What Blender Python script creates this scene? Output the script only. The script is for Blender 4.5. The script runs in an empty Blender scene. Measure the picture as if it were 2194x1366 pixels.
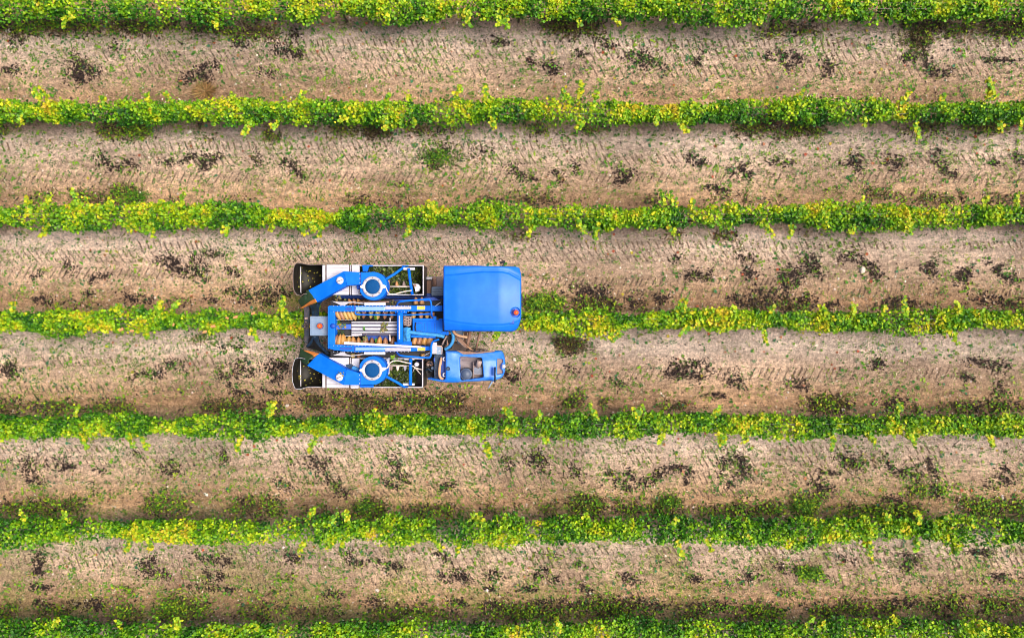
import bpy, bmesh, math, random
import numpy as np
from mathutils import Vector, Matrix

random.seed(7)
RNG = np.random.default_rng(11)
S = bpy.context.scene
COL = S.collection

# ------------------------------------------------------------------ camera
H = 21.5            # drone height above the ground, metres
F = 1706.0          # focal length in photo pixels (photo is 2194 px wide)
CX, CY = 1097.0, 683.0
cam_d = bpy.data.cameras.new('camera')
cam = bpy.data.objects.new('camera', cam_d)
COL.objects.link(cam)
cam.location = (0, 0, H)
cam.rotation_euler = (0, 0, 0)
cam_d.sensor_width = 36.0
cam_d.lens = 36.0 * F / 2194.0
cam_d.clip_end = 2000.0
S.camera = cam

# ------------------------------------------------------------------ light
SUN_EL, SUN_AZ = 64.0, 4.0     # azimuth measured from +X towards +Y
w = bpy.data.worlds.new("World")
S.world = w
w.use_nodes = True
nt = w.node_tree
nt.nodes.clear()
sky = nt.nodes.new('ShaderNodeTexSky')
sky.sky_type = 'NISHITA'
sky.sun_disc = False
sky.sun_elevation = math.radians(SUN_EL)
sky.sun_rotation = math.radians(90.0 - SUN_AZ)
sky.air_density = 0.7
sky.dust_density = 7.0
sky.ozone_density = 0.3
bg = nt.nodes.new('ShaderNodeBackground')
bg.inputs[1].default_value = 0.105
wo = nt.nodes.new('ShaderNodeOutputWorld')
nt.links.new(sky.outputs[0], bg.inputs[0])
nt.links.new(bg.outputs[0], wo.inputs[0])
sd = bpy.data.lights.new('sun', 'SUN')
sd.energy = 1.5
sd.angle = math.radians(28.0)
sd.color = (1.0, 0.93, 0.80)
so = bpy.data.objects.new('sun', sd)
COL.objects.link(so)
d = Vector((math.cos(math.radians(SUN_EL)) * math.cos(math.radians(SUN_AZ)),
            math.cos(math.radians(SUN_EL)) * math.sin(math.radians(SUN_AZ)),
            math.sin(math.radians(SUN_EL))))
so.rotation_euler = d.to_track_quat('Z', 'Y').to_euler()
so.location = d * 60

vs = S.view_settings
vs.view_transform = 'Standard'
vs.look = 'None'
vs.exposure = 1.0
vs.gamma = 1.0
vs.use_curve_mapping = False
S.render.engine = 'CYCLES'
S.cycles.filter_width = 0.9
S.cycles.max_bounces = 6
S.cycles.diffuse_bounces = 3
S.cycles.transmission_bounces = 3
S.cycles.transparent_max_bounces = 4

# ------------------------------------------------------------------ helpers
def P(px, py, z=0.0):
    """a point of the photograph whose height above the ground is known"""
    m = (H - z) / F
    return Vector(((px - CX) * m, -(py - CY) * m, z))

def tag(o, label=None, cat=None, group=None, kind=None):
    if label: o['label'] = label
    if cat: o['category'] = cat
    if group: o['group'] = group
    if kind: o['kind'] = kind
    return o

def link(name, me, mat, parent=None, loc=(0, 0, 0)):
    o = bpy.data.objects.new(name, me)
    COL.objects.link(o)
    if mat is not None:
        me.materials.clear()
        me.materials.append(mat)
    if parent is not None: o.parent = parent
    o.location = loc
    return o

def empty(name, loc=(0, 0, 0)):
    o = bpy.data.objects.new(name, None)
    COL.objects.link(o)
    o.location = loc
    o.empty_display_size = 0.3
    return o

def mesh_np(name, V, Fc, C=None, smooth=False):
    V = np.asarray(V, dtype=np.float32)
    Fc = np.asarray(Fc, dtype=np.int32)
    k = Fc.shape[1]
    me = bpy.data.meshes.new(name)
    me.vertices.add(len(V))
    me.vertices.foreach_set('co', V.ravel())
    me.loops.add(Fc.size)
    me.loops.foreach_set('vertex_index', Fc.ravel())
    me.polygons.add(len(Fc))
    me.polygons.foreach_set('loop_start', np.arange(0, Fc.size, k, dtype=np.int32))
    me.polygons.foreach_set('use_smooth', np.full(len(Fc), smooth, dtype=bool))
    if C is not None:
        a = me.attributes.new('Col', 'FLOAT_COLOR', 'POINT')
        C4 = np.ones((len(V), 4), dtype=np.float32)
        C4[:, :3] = C
        a.data.foreach_set('color', C4.ravel())
    me.update(calc_edges=True)
    return me

def hash2(ix, iy, seed):
    n = (ix.astype(np.int64) * 374761393 + iy.astype(np.int64) * 668265263 + seed * 974711) & 0x7fffffff
    n = ((n ^ (n >> 13)) * 1274126177) & 0x7fffffff
    n = n ^ (n >> 16)
    return (n & 0xffff) / 65535.0

def vnoise(x, y, scale, seed=0):
    x = np.asarray(x, dtype=float) * scale
    y = np.asarray(y, dtype=float) * scale
    ix, iy = np.floor(x), np.floor(y)
    fx, fy = x - ix, y - iy
    fx = fx * fx * (3 - 2 * fx)
    fy = fy * fy * (3 - 2 * fy)
    a, b = hash2(ix, iy, seed), hash2(ix + 1, iy, seed)
    c, e = hash2(ix, iy + 1, seed), hash2(ix + 1, iy + 1, seed)
    return (a * (1 - fx) + b * fx) * (1 - fy) + (c * (1 - fx) + e * fx) * fy

def fbm(x, y, scale, seed=0, octv=4):
    s, a, t = 0.0, 0.5, 0.0
    for i in range(octv):
        s = s + a * vnoise(x, y, scale * 2 ** i, seed + i * 17)
        t += a
        a *= 0.5
    return s / t

def sstep(a, b, x):
    t = np.clip((x - a) / (b - a), 0, 1)
    return t * t * (3 - 2 * t)

# ------------------------------------------------------------------ materials
def nodes_of(name):
    m = bpy.data.materials.new(name)
    m.use_nodes = True
    n = m.node_tree
    return m, n, n.nodes['Principled BSDF']

def mat(name, rgb, rough=0.5, metal=0.0, rgb2=None, amt=0.5, scale=6.0, bump=0.0, bscale=40.0, coat=0.0, spec=0.5):
    m, n, b = nodes_of(name)
    L = n.links
    b.inputs['Roughness'].default_value = rough
    b.inputs['Metallic'].default_value = metal
    b.inputs['Coat Weight'].default_value = coat
    b.inputs['Coat Roughness'].default_value = 0.25
    b.inputs['Specular IOR Level'].default_value = spec
    g = n.nodes.new('ShaderNodeNewGeometry')
    if rgb2 is None: rgb2 = tuple(c * 0.8 for c in rgb)
    t = n.nodes.new('ShaderNodeTexNoise')
    t.inputs['Scale'].default_value = scale
    t.inputs['Detail'].default_value = 6
    t.inputs['Roughness'].default_value = 0.65
    L.new(g.outputs['Position'], t.inputs['Vector'])
    r = n.nodes.new('ShaderNodeMapRange')
    r.inputs['From Min'].default_value = 0.42
    r.inputs['From Max'].default_value = 0.72
    r.inputs['To Max'].default_value = amt
    L.new(t.outputs['Fac'], r.inputs['Value'])
    mx = n.nodes.new('ShaderNodeMix')
    mx.data_type = 'RGBA'
    mx.inputs[6].default_value = (*rgb, 1)
    mx.inputs[7].default_value = (*rgb2, 1)
    L.new(r.outputs[0], mx.inputs[0])
    L.new(mx.outputs[2], b.inputs['Base Color'])
    if bump:
        t2 = n.nodes.new('ShaderNodeTexNoise')
        t2.inputs['Scale'].default_value = bscale
        t2.inputs['Detail'].default_value = 4
        L.new(g.outputs['Position'], t2.inputs['Vector'])
        bp = n.nodes.new('ShaderNodeBump')
        bp.inputs['Strength'].default_value = 0.6
        bp.inputs['Distance'].default_value = bump
        L.new(t2.outputs['Fac'], bp.inputs['Height'])
        L.new(bp.outputs[0], b.inputs['Normal'])
    return m

def mat_attr(name, rough=0.6, transl=0.0, spec=0.3, var=0.0, vscale=30.0):
    m, n, b = nodes_of(name)
    L = n.links
    a = n.nodes.new('ShaderNodeAttribute')
    a.attribute_name = 'Col'
    b.inputs['Roughness'].default_value = rough
    b.inputs['Specular IOR Level'].default_value = spec
    src = a.outputs['Color']
    if var:
        g = n.nodes.new('ShaderNodeNewGeometry')
        t = n.nodes.new('ShaderNodeTexNoise')
        t.inputs['Scale'].default_value = vscale
        t.inputs['Detail'].default_value = 5
        L.new(g.outputs['Position'], t.inputs['Vector'])
        r = n.nodes.new('ShaderNodeMapRange')
        r.inputs['From Min'].default_value = 0.3
        r.inputs['From Max'].default_value = 0.7
        r.inputs['To Min'].default_value = 1 - var
        r.inputs['To Max'].default_value = 1 + var
        L.new(t.outputs['Fac'], r.inputs['Value'])
        v = n.nodes.new('ShaderNodeVectorMath')
        v.operation = 'SCALE'
        L.new(src, v.inputs[0])
        L.new(r.outputs[0], v.inputs['Scale'])
        src = v.outputs[0]
    L.new(src, b.inputs['Base Color'])
    if transl:
        tr = n.nodes.new('ShaderNodeBsdfTranslucent')
        L.new(src, tr.inputs['Color'])
        mx = n.nodes.new('ShaderNodeMixShader')
        mx.inputs[0].default_value = transl
        L.new(b.outputs[0], mx.inputs[1])
        L.new(tr.outputs[0], mx.inputs[2])
        L.new(mx.outputs[0], n.nodes['Material Output'].inputs['Surface'])
    return m

BLUE = (0.0003, 0.125, 0.68)
M = {}
M['blue'] = mat('blue_paint', BLUE, 0.55, 0.0, (0.01, 0.19, 0.62), 0.5, 5.0, 0.0006, 160, 0.0, 0.14)
M['blue_roof'] = mat('roof_blue_paint', BLUE, 0.40, 0.0, (0.012, 0.17, 0.64), 0.6, 4.0, 0.0008, 190, 0.0, 0.32)
M['blue_dirty'] = mat('dusty_blue_paint', (0.002, 0.10, 0.55), 0.5, 0.0, (0.10, 0.12, 0.24), 0.6, 7.0, 0.001, 90)
M['blue_deep'] = mat('deep_blue_paint', (0.002, 0.06, 0.40), 0.5, 0.0, (0.01, 0.04, 0.16), 0.6, 8.0)
M['blue_pale'] = mat('pale_blue_steel', (0.20, 0.38, 0.72), 0.3, 0.2, (0.30, 0.45, 0.75), 0.6, 4.0)
M['blue_mesh'] = mat('blue_fan_mesh', (0.003, 0.055, 0.19), 0.7, 0.0, (0.01, 0.08, 0.22), 0.8, 60.0, 0.004, 220, 0, 0.08)
M['blue_cloth'] = mat('light_blue_cloth', (0.02, 0.22, 0.55), 0.7, 0.0, (0.10, 0.36, 0.62), 0.7, 14.0, 0.02, 25)
M['steel'] = mat('brushed_steel', (0.42, 0.42, 0.47), 0.45, 0.15, (0.36, 0.34, 0.35), 0.7, 9.0, 0.001, 70)
M['white'] = mat('white_steel', (0.53, 0.53, 0.59), 0.5, 0.05, (0.44, 0.41, 0.41), 0.6, 12.0, 0.0008, 60)
M['grey_blue'] = mat('grey_blue_plastic', (0.16, 0.24, 0.36), 0.5, 0.0, (0.26, 0.30, 0.38), 0.7, 9.0)
M['slat_gap'] = mat('dark_purple_steel', (0.05, 0.045, 0.09), 0.5)
M['rubber'] = mat('black_rubber', (0.010, 0.010, 0.013), 0.7, 0.0, (0.03, 0.027, 0.03), 0.8, 14.0, 0.004, 50)
M['dusty_rubber'] = mat('dusty_rubber', (0.20, 0.15, 0.13), 0.85, 0.0, (0.10, 0.08, 0.08), 0.8, 10.0, 0.006, 50)
M['beam_dirt'] = mat('dirty_beam', (0.035, 0.05, 0.075), 0.8, 0.0, (0.17, 0.12, 0.11), 0.9, 9.0, 0.01, 60)
M['navy_cloth'] = mat('navy_rubber_sheet', (0.006, 0.022, 0.06), 0.45, 0.0, (0.02, 0.07, 0.13), 0.8, 9.0, 0.02, 16)
M['tray'] = mat('dark_plastic_tray', (0.007, 0.008, 0.006), 0.48, 0.0, (0.022, 0.014, 0.008), 0.8, 7.0, 0.001, 40, 0, 0.2)
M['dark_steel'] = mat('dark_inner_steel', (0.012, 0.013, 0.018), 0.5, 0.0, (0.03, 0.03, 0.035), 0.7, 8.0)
M['orange'] = mat('orange_rubber', (0.62, 0.20, 0.035), 0.6, 0.0, (0.40, 0.12, 0.03), 0.6, 12.0)
M['green_flap'] = mat('green_stained_rubber', (0.012, 0.06, 0.02), 0.6, 0.0, (0.05, 0.06, 0.05), 0.7, 12.0, 0.01, 40)
M['filter_grey'] = mat('filter_housing', (.06, .085, .14), 0.5, 0.0, (.10, .12, .17), 0.6, 9.0)
M['pipe_pink'] = mat('heat_stained_pipe', (.46, .34, .28), 0.5, 0.1, (.34, .25, .22), 0.6, 14.0)
M['bay_grey'] = mat('dusty_bay_metal', (.24, .19, .19), 0.6, 0.0, (.16, .13, .14), 0.8, 12.0)
M['rust'] = mat('dusty_brown_steel', (0.22, 0.12, 0.08), 0.75, 0.0, (0.32, 0.22, 0.18), 0.7, 12.0, 0.002, 50)
M['taupe'] = mat('dusty_taupe_metal', (0.20, 0.15, 0.15), 0.6, 0.0, (0.30, 0.20, 0.15), 0.7, 16.0, 0.001, 50)
M['tan_hose'] = mat('tan_hose', (0.52, 0.30, 0.17), 0.6)
M['cream_hose'] = mat('cream_hose', (0.66, 0.56, 0.48), 0.5)
M['yellow'] = mat('yellow_label', (0.72, 0.46, 0.03), 0.5, 0.0, (0.80, 0.62, 0.20), 0.8, 70.0)
M['glass'] = mat('dark_cab_glass', (0.01, 0.014, 0.018), 0.06, 0.0, (0.012, 0.016, 0.02), 0.5, 3.0, 0, 40, 0.5)
M['bin_floor'] = mat('shaded_steel_floor', (0.05, 0.05, 0.055), 0.45, 0.3, (0.02, 0.025, 0.015), 0.8, 8.0)  # dark base colour carries the shade at the bottom of the bins
M['wood'] = mat('weathered_post_wood', (0.24, 0.20, 0.17), 0.9, 0.0, (0.12, 0.09, 0.07), 0.8, 10.0, 0.004, 60)
M['bark'] = mat('vine_bark', (0.065, 0.042, 0.024), 0.95, 0.0, (0.05, 0.035, 0.03), 0.8, 20.0, 0.006, 60)
M['wire'] = mat('galvanised_wire', (0.34, 0.34, 0.34), 0.5, 0.3)
M['stone'] = mat('pale_limestone', (0.58, 0.50, 0.44), 0.9, 0.0, (0.42, 0.34, 0.28), 0.7, 20.0, 0.006, 60)
M['dry_leaf'] = mat('dry_orange_leaf', (0.55, 0.24, 0.09), 0.7, 0.0, (0.38, 0.17, 0.06), 0.7, 30.0)
# amber lens
m, n, b = nodes_of('amber_lens')
b.inputs['Base Color'].default_value = (0.85, 0.10, 0.008, 1)
b.inputs['Roughness'].default_value = 0.12
b.inputs['Coat Weight'].default_value = 0.6
b.inputs['Subsurface Weight'].default_value = 0.0
M['amber'] = m
M['blue_cover'] = mat('sky_glare_blue_cover', (0.004, 0.15, 0.66), 0.4, 0.0, (0.12, 0.29, 0.68), 0.8, 2.2, 0.0006, 160, 0.0, 0.5)  # pale mix paints sky glare into the engine cover's blue
# conveyor baskets: each moulding has its own stain
m, n, b = nodes_of('stained_basket_plastic')
oi = n.nodes.new('ShaderNodeObjectInfo')
cr = n.nodes.new('ShaderNodeValToRGB')
cr.color_ramp.elements[0].color = (0.16, 0.07, 0.035, 1)
cr.color_ramp.elements[1].color = (0.38, 0.27, 0.08, 1)
e = cr.color_ramp.elements.new(0.35); e.color = (0.36, 0.17, 0.08, 1)
e = cr.color_ramp.elements.new(0.7); e.color = (0.46, 0.23, 0.05, 1)
n.links.new(oi.outputs['Random'], cr.inputs[0])
n.links.new(cr.outputs[0], b.inputs['Base Color'])
b.inputs['Roughness'].default_value = 0.45
M['basket'] = m

M['leaf'] = mat_attr('vine_leaf', 0.5, 0.18, 0.35)
M['weed'] = mat_attr('weed_leaf', 0.6, 0.2, 0.25)
M['litter'] = mat_attr('ground_litter', 0.85, 0.0, 0.15)
M['pebble'] = mat_attr('pebble_stone', 0.9, 0.0, 0.2)
M['grape'] = mat_attr('crushed_grapes', 0.4, 0.0, 0.5)

# ------------------------------------------------------------------ the vineyard's layout
ROW0, PITCH = -0.06, 2.69
ROWS = [ROW0 + PITCH * k for k in (3, 2, 1, 0, -1, -2, -3)]      # from the top of the photo down
def strip_t(y):
    """0 at a vine row, 1 at the next row below it"""
    return np.mod((ROW0 - y) / PITCH, 1.0)

# wheel tracks: photo y, half width (m), x range in photo px, slant of the tread bars, spacing (m)
LANES = [(92, .10, 600, 2300, 1, .17), (118, .16, -100, 2300, 1, .18), (152, .17, -100, 2300, 1, .185), (312, .11, -100, 1300, 1, .17), (340, .14, 100, 2300, 1, .18),
         (380, .15, -100, 2300, -1, .19), (525, .10, 300, 2300, 1, .17), (548, .16, -100, 1700, 1, .18), (585, .15, -100, 640, -1, .18), (603, .10, 1150, 1700, -1, .16), (628, .12, 1250, 2300, -1, .17),
         (775, .13, 100, 900, 1, .18), (800, .16, 900, 2300, -1, .18), (832, .09, -100, 900, 1, .16), (962, .11, -100, 2300, 1, .17), (988, .15, -100, 2300, 1, .18),
         (1022, .18, 600, 2300, 1, .18), (1055, .10, 300, 1900, 1, .17), (1180, .10, 200, 2300, 1, .17), (1205, .15, -100, 2300, 1, .18), (1240, .16, 300, 2300, 1, .19)]
LANES = [(-(yy - CY) * H / F, hw, (x0 - CX) * H / F, (x1 - CX) * H / F, sl * (.45 + .55 * ((i_ * 37) % 10) / 10), sp) for i_, (yy, hw, x0, x1, sl, sp) in enumerate(LANES)]

def tread(x, y):
    h = np.zeros_like(np.asarray(x, dtype=float))
    for yc, hw, x0, x1, sl, sp in LANES:
        dy = y - yc
        msk = sstep(hw + .04, hw - .03, np.abs(dy)) * sstep(x0, x0 + .8, x) * sstep(x1, x1 - .8, x)
        msk = msk * sstep(.3, .55, fbm(x, y, 0.6, 91, 2))
        ph = np.mod((x + sl * dy * .75 + .03 * np.sin(x * 7.3)) / sp, 1.0)
        h += msk * (0.5 * sstep(.0, .22, ph) * sstep(1.0, .78, ph))
    return h

def ground_z(x, y):
    t = strip_t(y)
    z = 0.055 * (fbm(x, y, 0.9, 3, 3) - .5) + 0.05 * (fbm(x, y, 6.0, 23, 3) - .5)
    z = z + 0.05 * (sstep(.16, .0, t) + sstep(.86, 1.0, t))            # earthed-up foot of each row
    z = z - 0.03 * np.exp(-((t - .78) / .07) ** 2) - 0.025 * np.exp(-((t - .36) / .08) ** 2)
    return z + 0.055 * tread(x, y) - 0.02

# dark clots of withered plants: polylines in photo px, last number = half width
DARK = [
 [(10,150),(35,152),9],[(160,125),(175,150),(165,165),14],[(150,168),(205,152),10],[(178,140),(170,180),10],[(392,170),(425,160),(440,150),9],[(432,145),(470,138),7],[(440,160),(435,178),9],
 [(595,105),(620,112),(640,105),10],[(640,112),(645,122),7],[(505,75),(520,100),9],[(560,150),(585,158),8],[(640,65),(625,80),8],[(1160,140),(1195,138),7],[(1185,140),(1183,160),8],[(1140,120),(1135,140),6],
 [(1350,122),(1385,118),10],[(1370,125),(1378,145),9],[(1395,130),(1425,150),7],[(1290,85),(1310,105),9],[(1500,122),(1490,140),7],[(1640,118),(1650,125),6],[(1672,120),(1700,122),10],[(1690,130),(1688,145),8],[(1775,130),(1772,165),9],
 [(1935,125),(1985,118),8],[(1985,130),(1992,155),7],[(1990,158),(2035,155),9],[(2110,128),(2180,130),5],[(1700,115),(1712,135),8],[(1050,85),(1085,90),8],[(240,100),(262,90),6],[(40,75),(30,95),10],[(1230,110),(1250,118),6],
 [(210,332),(225,352),9],[(228,355),(268,365),7],[(265,348),(290,350),8],[(432,335),(448,348),9],[(445,350),(425,365),7],[(470,330),(452,345),6],[(545,325),(552,352),8],[(350,350),(395,342),7],[(400,345),(418,330),5],[(610,345),(632,362),8],[(635,365),(652,385),8],
 [(930,320),(960,325),10],[(915,345),(945,355),9],[(1015,335),(1050,325),8],[(1095,360),(1120,380),9],[(1125,380),(1150,385),5],[(1190,365),(1203,385),7],[(1225,350),(1240,365),6],[(1325,370),(1350,375),9],[(1345,385),(1320,392),6],[(1475,330),(1492,350),8],[(1500,345),(1510,352),6],
 [(1565,370),(1600,352),10],[(1585,365),(1610,378),8],[(1515,402),(1560,408),6],[(1650,345),(1700,350),6],[(1835,320),(1842,362),8],[(1800,345),(1830,350),5],[(1905,340),(1930,360),10],[(1945,335),(1935,355),7],[(2005,325),(2015,352),9],[(2020,355),(2045,378),8],[(2120,345),(2145,352),6],[(2180,330),(2190,350),7],
 [(345,555),(370,565),12],[(372,560),(390,570),13],[(385,575),(405,585),10],[(420,548),(428,575),11],[(425,580),(432,600),10],[(445,545),(475,548),8],[(140,565),(155,580),8],[(195,600),(230,590),6],[(485,575),(510,590),6],[(65,600),(90,585),5],
 [(1465,590),(1520,588),9],[(1500,582),(1510,592),7],[(1585,545),(1612,560),8],[(1600,580),(1612,590),9],[(1675,590),(1705,580),12],[(1690,595),(1685,615),10],[(1715,585),(1708,605),7],[(1728,550),(1745,570),13],[(1735,575),(1760,585),8],[(1805,555),(1840,545),10],[(1845,560),(1872,572),8],[(1868,578),(1876,592),11],
 [(1985,575),(1998,590),8],[(2000,560),(1990,570),8],[(2045,590),(2095,592),9],[(2080,575),(2060,600),10],[(2115,560),(2160,600),5],[(2150,590),(2185,602),8],[(2150,570),(2135,580),5],
 [(1225,618),(1250,622),6],[(1245,628),(1300,625),12],[(1290,640),(1310,655),8],[(1350,650),(1365,640),10],[(1405,635),(1428,645),8],[(1560,640),(1600,645),9],[(1625,620),(1645,645),11],[(1650,630),(1672,640),12],[(1610,655),(1640,650),10],[(1715,645),(1740,640),9],[(1880,655),(1920,650),8],[(1905,640),(1960,648),7],[(2090,640),(2180,645),9],[(1770,655),(1800,652),6],[(1440,560),(1452,545),5],
 [(485,625),(520,618),7],[(512,640),(545,632),10],[(555,630),(595,625),10],[(580,645),(560,650),8],[(600,615),(615,635),8],[(440,640),(470,645),6],[(70,640),(110,645),9],[(265,635),(320,645),8],[(180,625),(200,632),5],
 [(5,790),(35,795),11],[(20,780),(25,805),8],[(275,810),(300,802),6],[(305,800),(345,800),8],[(345,798),(355,785),9],[(358,780),(385,778),8],[(385,785),(400,800),4],[(475,800),(500,810),14],[(505,785),(530,780),13],[(525,795),(545,790),9],[(490,820),(505,838),5],[(510,840),(540,848),6],[(575,785),(600,780),11],[(580,800),(595,812),11],[(600,780),(612,790),7],[(470,745),(530,742),5],
 [(1088,805),(1105,808),10],[(1075,797),(1090,800),6],[(1100,812),(1108,818),5],[(1440,785),(1460,790),11],[(1470,780),(1510,790),11],[(1430,800),(1460,805),8],[(1480,800),(1500,810),8],[(1570,810),(1590,820),11],[(1690,820),(1720,825),7],[(1720,815),(1728,832),6],[(1870,782),(1892,776),9],[(2070,772),(2120,778),8],[(2130,790),(2160,785),10],[(2140,825),(2150,845),9],[(2060,805),(2085,812),6],[(1215,790),(1240,795),5],[(1310,815),(1335,825),6],
 [(1520,842),(1560,850),5],[(560,835),(600,845),5],[(1740,870),(1800,878),9],[(1900,868),(1940,858),9],[(2080,870),(2150,872),8],
 [(55,985),(70,1010),14],[(60,1020),(85,1030),8],[(105,995),(140,985),10],[(120,1005),(160,1000),5],[(280,965),(300,975),6],[(345,995),(378,1010),10],[(365,985),(372,1015),8],[(470,960),(480,985),8],[(200,1005),(230,1010),4],[(590,1030),(620,1045),7],[(660,985),(700,995),12],[(690,1010),(720,1040),9],[(725,1045),(740,1060),8],[(840,980),(850,1005),10],[(855,1010),(865,1035),10],[(820,1030),(850,1045),5],
 [(935,1040),(965,1038),9],[(1085,985),(1090,1000),9],[(1150,975),(1155,1005),12],[(1135,985),(1165,985),8],[(1230,1000),(1245,1025),9],[(1300,1015),(1325,1022),7],[(1320,1035),(1350,1045),8],[(1345,1010),(1358,1020),7],[(1370,1040),(1400,1022),(1420,1008),(1450,1000),7],[(1455,1002),(1480,1012),7],[(1470,1020),(1474,1040),4],
 [(1555,985),(1550,1012),9],[(1570,980),(1595,990),10],[(1578,1015),(1600,998),7],[(1595,1000),(1604,1025),6],[(1555,1040),(1570,1035),7],[(1745,1015),(1755,1045),8],[(1760,1045),(1785,1050),8],[(1750,1010),(1800,1012),4],[(1800,980),(1840,995),13],[(1895,980),(1910,1000),7],[(1912,1008),(1965,1012),10],[(1960,1000),(1966,1025),7],[(1988,985),(1995,1005),6],[(1998,1005),(2010,1025),6],[(2000,1040),(2012,1065),8],[(2105,1040),(2140,1040),7],[(2140,1020),(2170,1030),9],[(2150,1000),(2160,1015),8],[(1895,1068),(1940,1078),8],
 [(80,1185),(90,1205),10],[(85,1210),(82,1232),6],[(65,1225),(95,1228),4],[(68,1255),(110,1260),6],[(310,1200),(312,1232),9],[(318,1228),(362,1232),7],[(320,1205),(330,1195),6],[(420,1190),(490,1200),9],[(440,1225),(455,1240),9],[(470,1225),(480,1235),6],[(410,1258),(500,1262),6],[(75,1290),(110,1295),7],[(145,1295),(215,1295),7],[(195,1288),(210,1298),9],
 [(610,1185),(640,1200),8],[(740,1180),(760,1205),7],[(765,1205),(820,1200),5],[(830,1218),(860,1212),10],[(935,1185),(960,1195),7],[(945,1230),(965,1240),7],[(975,1225),(1000,1242),10],[(1045,1228),(1070,1232),8],[(1145,1232),(1170,1222),8],[(1185,1238),(1195,1240),6],[(1040,1258),(1060,1262),5],[(1110,1258),(1150,1262),6],[(1250,1255),(1262,1270),8],[(1330,1235),(1360,1245),9],[(1240,1205),(1250,1215),5],[(1480,1238),(1500,1240),6],[(1590,1235),(1620,1228),8],[(1670,1210),(1690,1222),7],[(1800,1195),(1830,1200),6],[(1940,1195),(1960,1200),11],[(1945,1210),(1938,1228),6],[(2080,1180),(2120,1185),8],[(2130,1230),(2150,1240),8],[(780,1290),(820,1288),8],[(970,1285),(1000,1292),8],[(1040,1292),(1070,1295),7],[(1140,1290),(1250,1295),7],[(1350,1290),(1420,1300),9],[(1500,1300),(1560,1298),8],[(1900,1290),(1980,1296),8],[(700,1275),(725,1270),9],
]
# bands of undergrowth along the foot of the rows: photo x0, x1, y, half height, density, greenness
BANDS = [(0,600,58,14,1.1,.5),(450,620,70,12,1,.4),(690,900,58,9,.5,.4),(1150,1300,52,18,1.2,.3),(1400,1720,50,12,.6,.4),(1600,1780,66,11,.9,.4),(1900,2194,58,18,1.1,.4),(1945,1990,85,18,1.4,.4),
 (0,60,275,16,.9,.7),(200,340,278,16,1.3,.45),(395,470,275,15,1.2,.25),(560,610,285,14,1.2,.3),(640,780,275,15,.9,.4),(770,850,272,17,1.4,.25),(850,1000,275,12,.7,.4),(1100,1330,275,14,.8,.45),(1560,1760,270,16,1.0,.35),(1650,1780,275,14,1.1,.35),(1880,2194,268,15,.9,.55),
 (10,330,425,14,.9,.45),(230,300,415,14,1.1,.5),(330,560,432,10,.6,.3),(700,900,430,10,.7,.3),(980,1280,428,10,.8,.25),(1290,1480,430,10,.6,.3),(1500,1720,425,11,.8,.4),(1790,2100,425,11,.8,.4),(2100,2194,425,12,1,.5),
 (760,830,505,10,.5,.4),(1080,1200,508,9,.6,.4),(1380,1470,500,12,.9,.4),(1520,1600,505,10,.8,.5),(1700,1880,500,9,.6,.5),(20,80,510,9,.5,.4),
 (1120,1220,648,16,1.3,.8),(1215,1340,655,13,1.2,.3),(1340,1480,655,10,.7,.4),(1580,1760,655,12,.9,.3),(1850,2194,655,10,.7,.4),(300,420,648,10,.6,.6),(60,330,650,10,.6,.5),(400,640,645,10,.5,.5),
 (380,560,722,10,.8,.7),(0,120,735,9,.5,.5),(1185,1260,738,15,1.3,.3),(1400,1450,730,8,.5,.4),(530,600,745,10,.6,.6),
 (0,330,872,12,1.1,.45),(330,640,870,12,1.0,.35),(620,880,862,13,1.2,.35),(840,1010,860,14,1.2,.3),(1010,1110,872,10,.8,.5),(1180,1320,862,12,1.1,.45),(1320,1500,870,10,.7,.4),(1500,1700,872,9,.6,.5),(1700,1840,865,13,1.2,.4),(1880,2194,872,12,.9,.5),
 (0,200,1085,14,1.1,.65),(290,420,1080,16,1.2,.7),(460,620,1085,17,1.3,.55),(640,740,1090,12,.9,.6),(740,830,1088,17,1.4,.5),(830,1010,1092,12,.9,.6),(1010,1230,1092,12,.9,.5),(1210,1300,1082,17,1.3,.55),(1300,1480,1092,12,1.0,.6),(1480,1700,1090,14,1.1,.7),(1690,1760,1085,18,1.3,.75),(1760,2000,1095,13,1.1,.7),(2010,2194,1085,16,1.2,.7),
 (0,180,1305,14,1.0,.6),(180,420,1310,14,.9,.65),(330,460,1300,18,1.2,.65),(470,760,1310,15,.9,.55),(760,1000,1312,13,.9,.6),(1000,1240,1308,14,1.0,.55),(1220,1420,1305,17,1.2,.6),(1420,1700,1310,15,1.0,.6),(1700,1960,1308,15,1.0,.6),(1960,2194,1300,18,1.2,.65),
 (0,600,1258,10,.45,.8),(600,1300,1262,10,.4,.8),(1300,2194,1262,12,.4,.75),(1690,1780,1225,12,.9,.85),(910,990,338,16,.9,.6),(150,190,350,10,.5,.8),(100,160,565,8,.3,.8),(1930,2050,1050,14,.8,.9),(1400,1470,1075,12,.9,.9),(1780,1900,990,16,.6,.6)]

_rb = random.Random(5)
for _ in range(95):                                                 # thin grass that creeps over the lower lanes
    _x = _rb.uniform(-40, 2150); _y = _rb.choice((_rb.gauss(1058, 12), _rb.gauss(1270, 14), _rb.gauss(1235, 20), _rb.gauss(1010, 22), _rb.gauss(845, 10), _rb.gauss(400, 12)))
    BANDS.append((_x, _x + _rb.uniform(40, 190), _y, _rb.uniform(5, 10), _rb.uniform(.35, .7), _rb.uniform(.7, 1.0)))
for _y, _g in ((272, .6), (500, .6), (728, .6), (948, .7), (1172, .7), (66, .6), (432, .6), (655, .6), (872, .7), (1092, .75), (1318, .75)):
    BANDS.append((-60, 2254, _y, 10, .36, _g))                       # loose weedy fringe of every row

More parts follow.
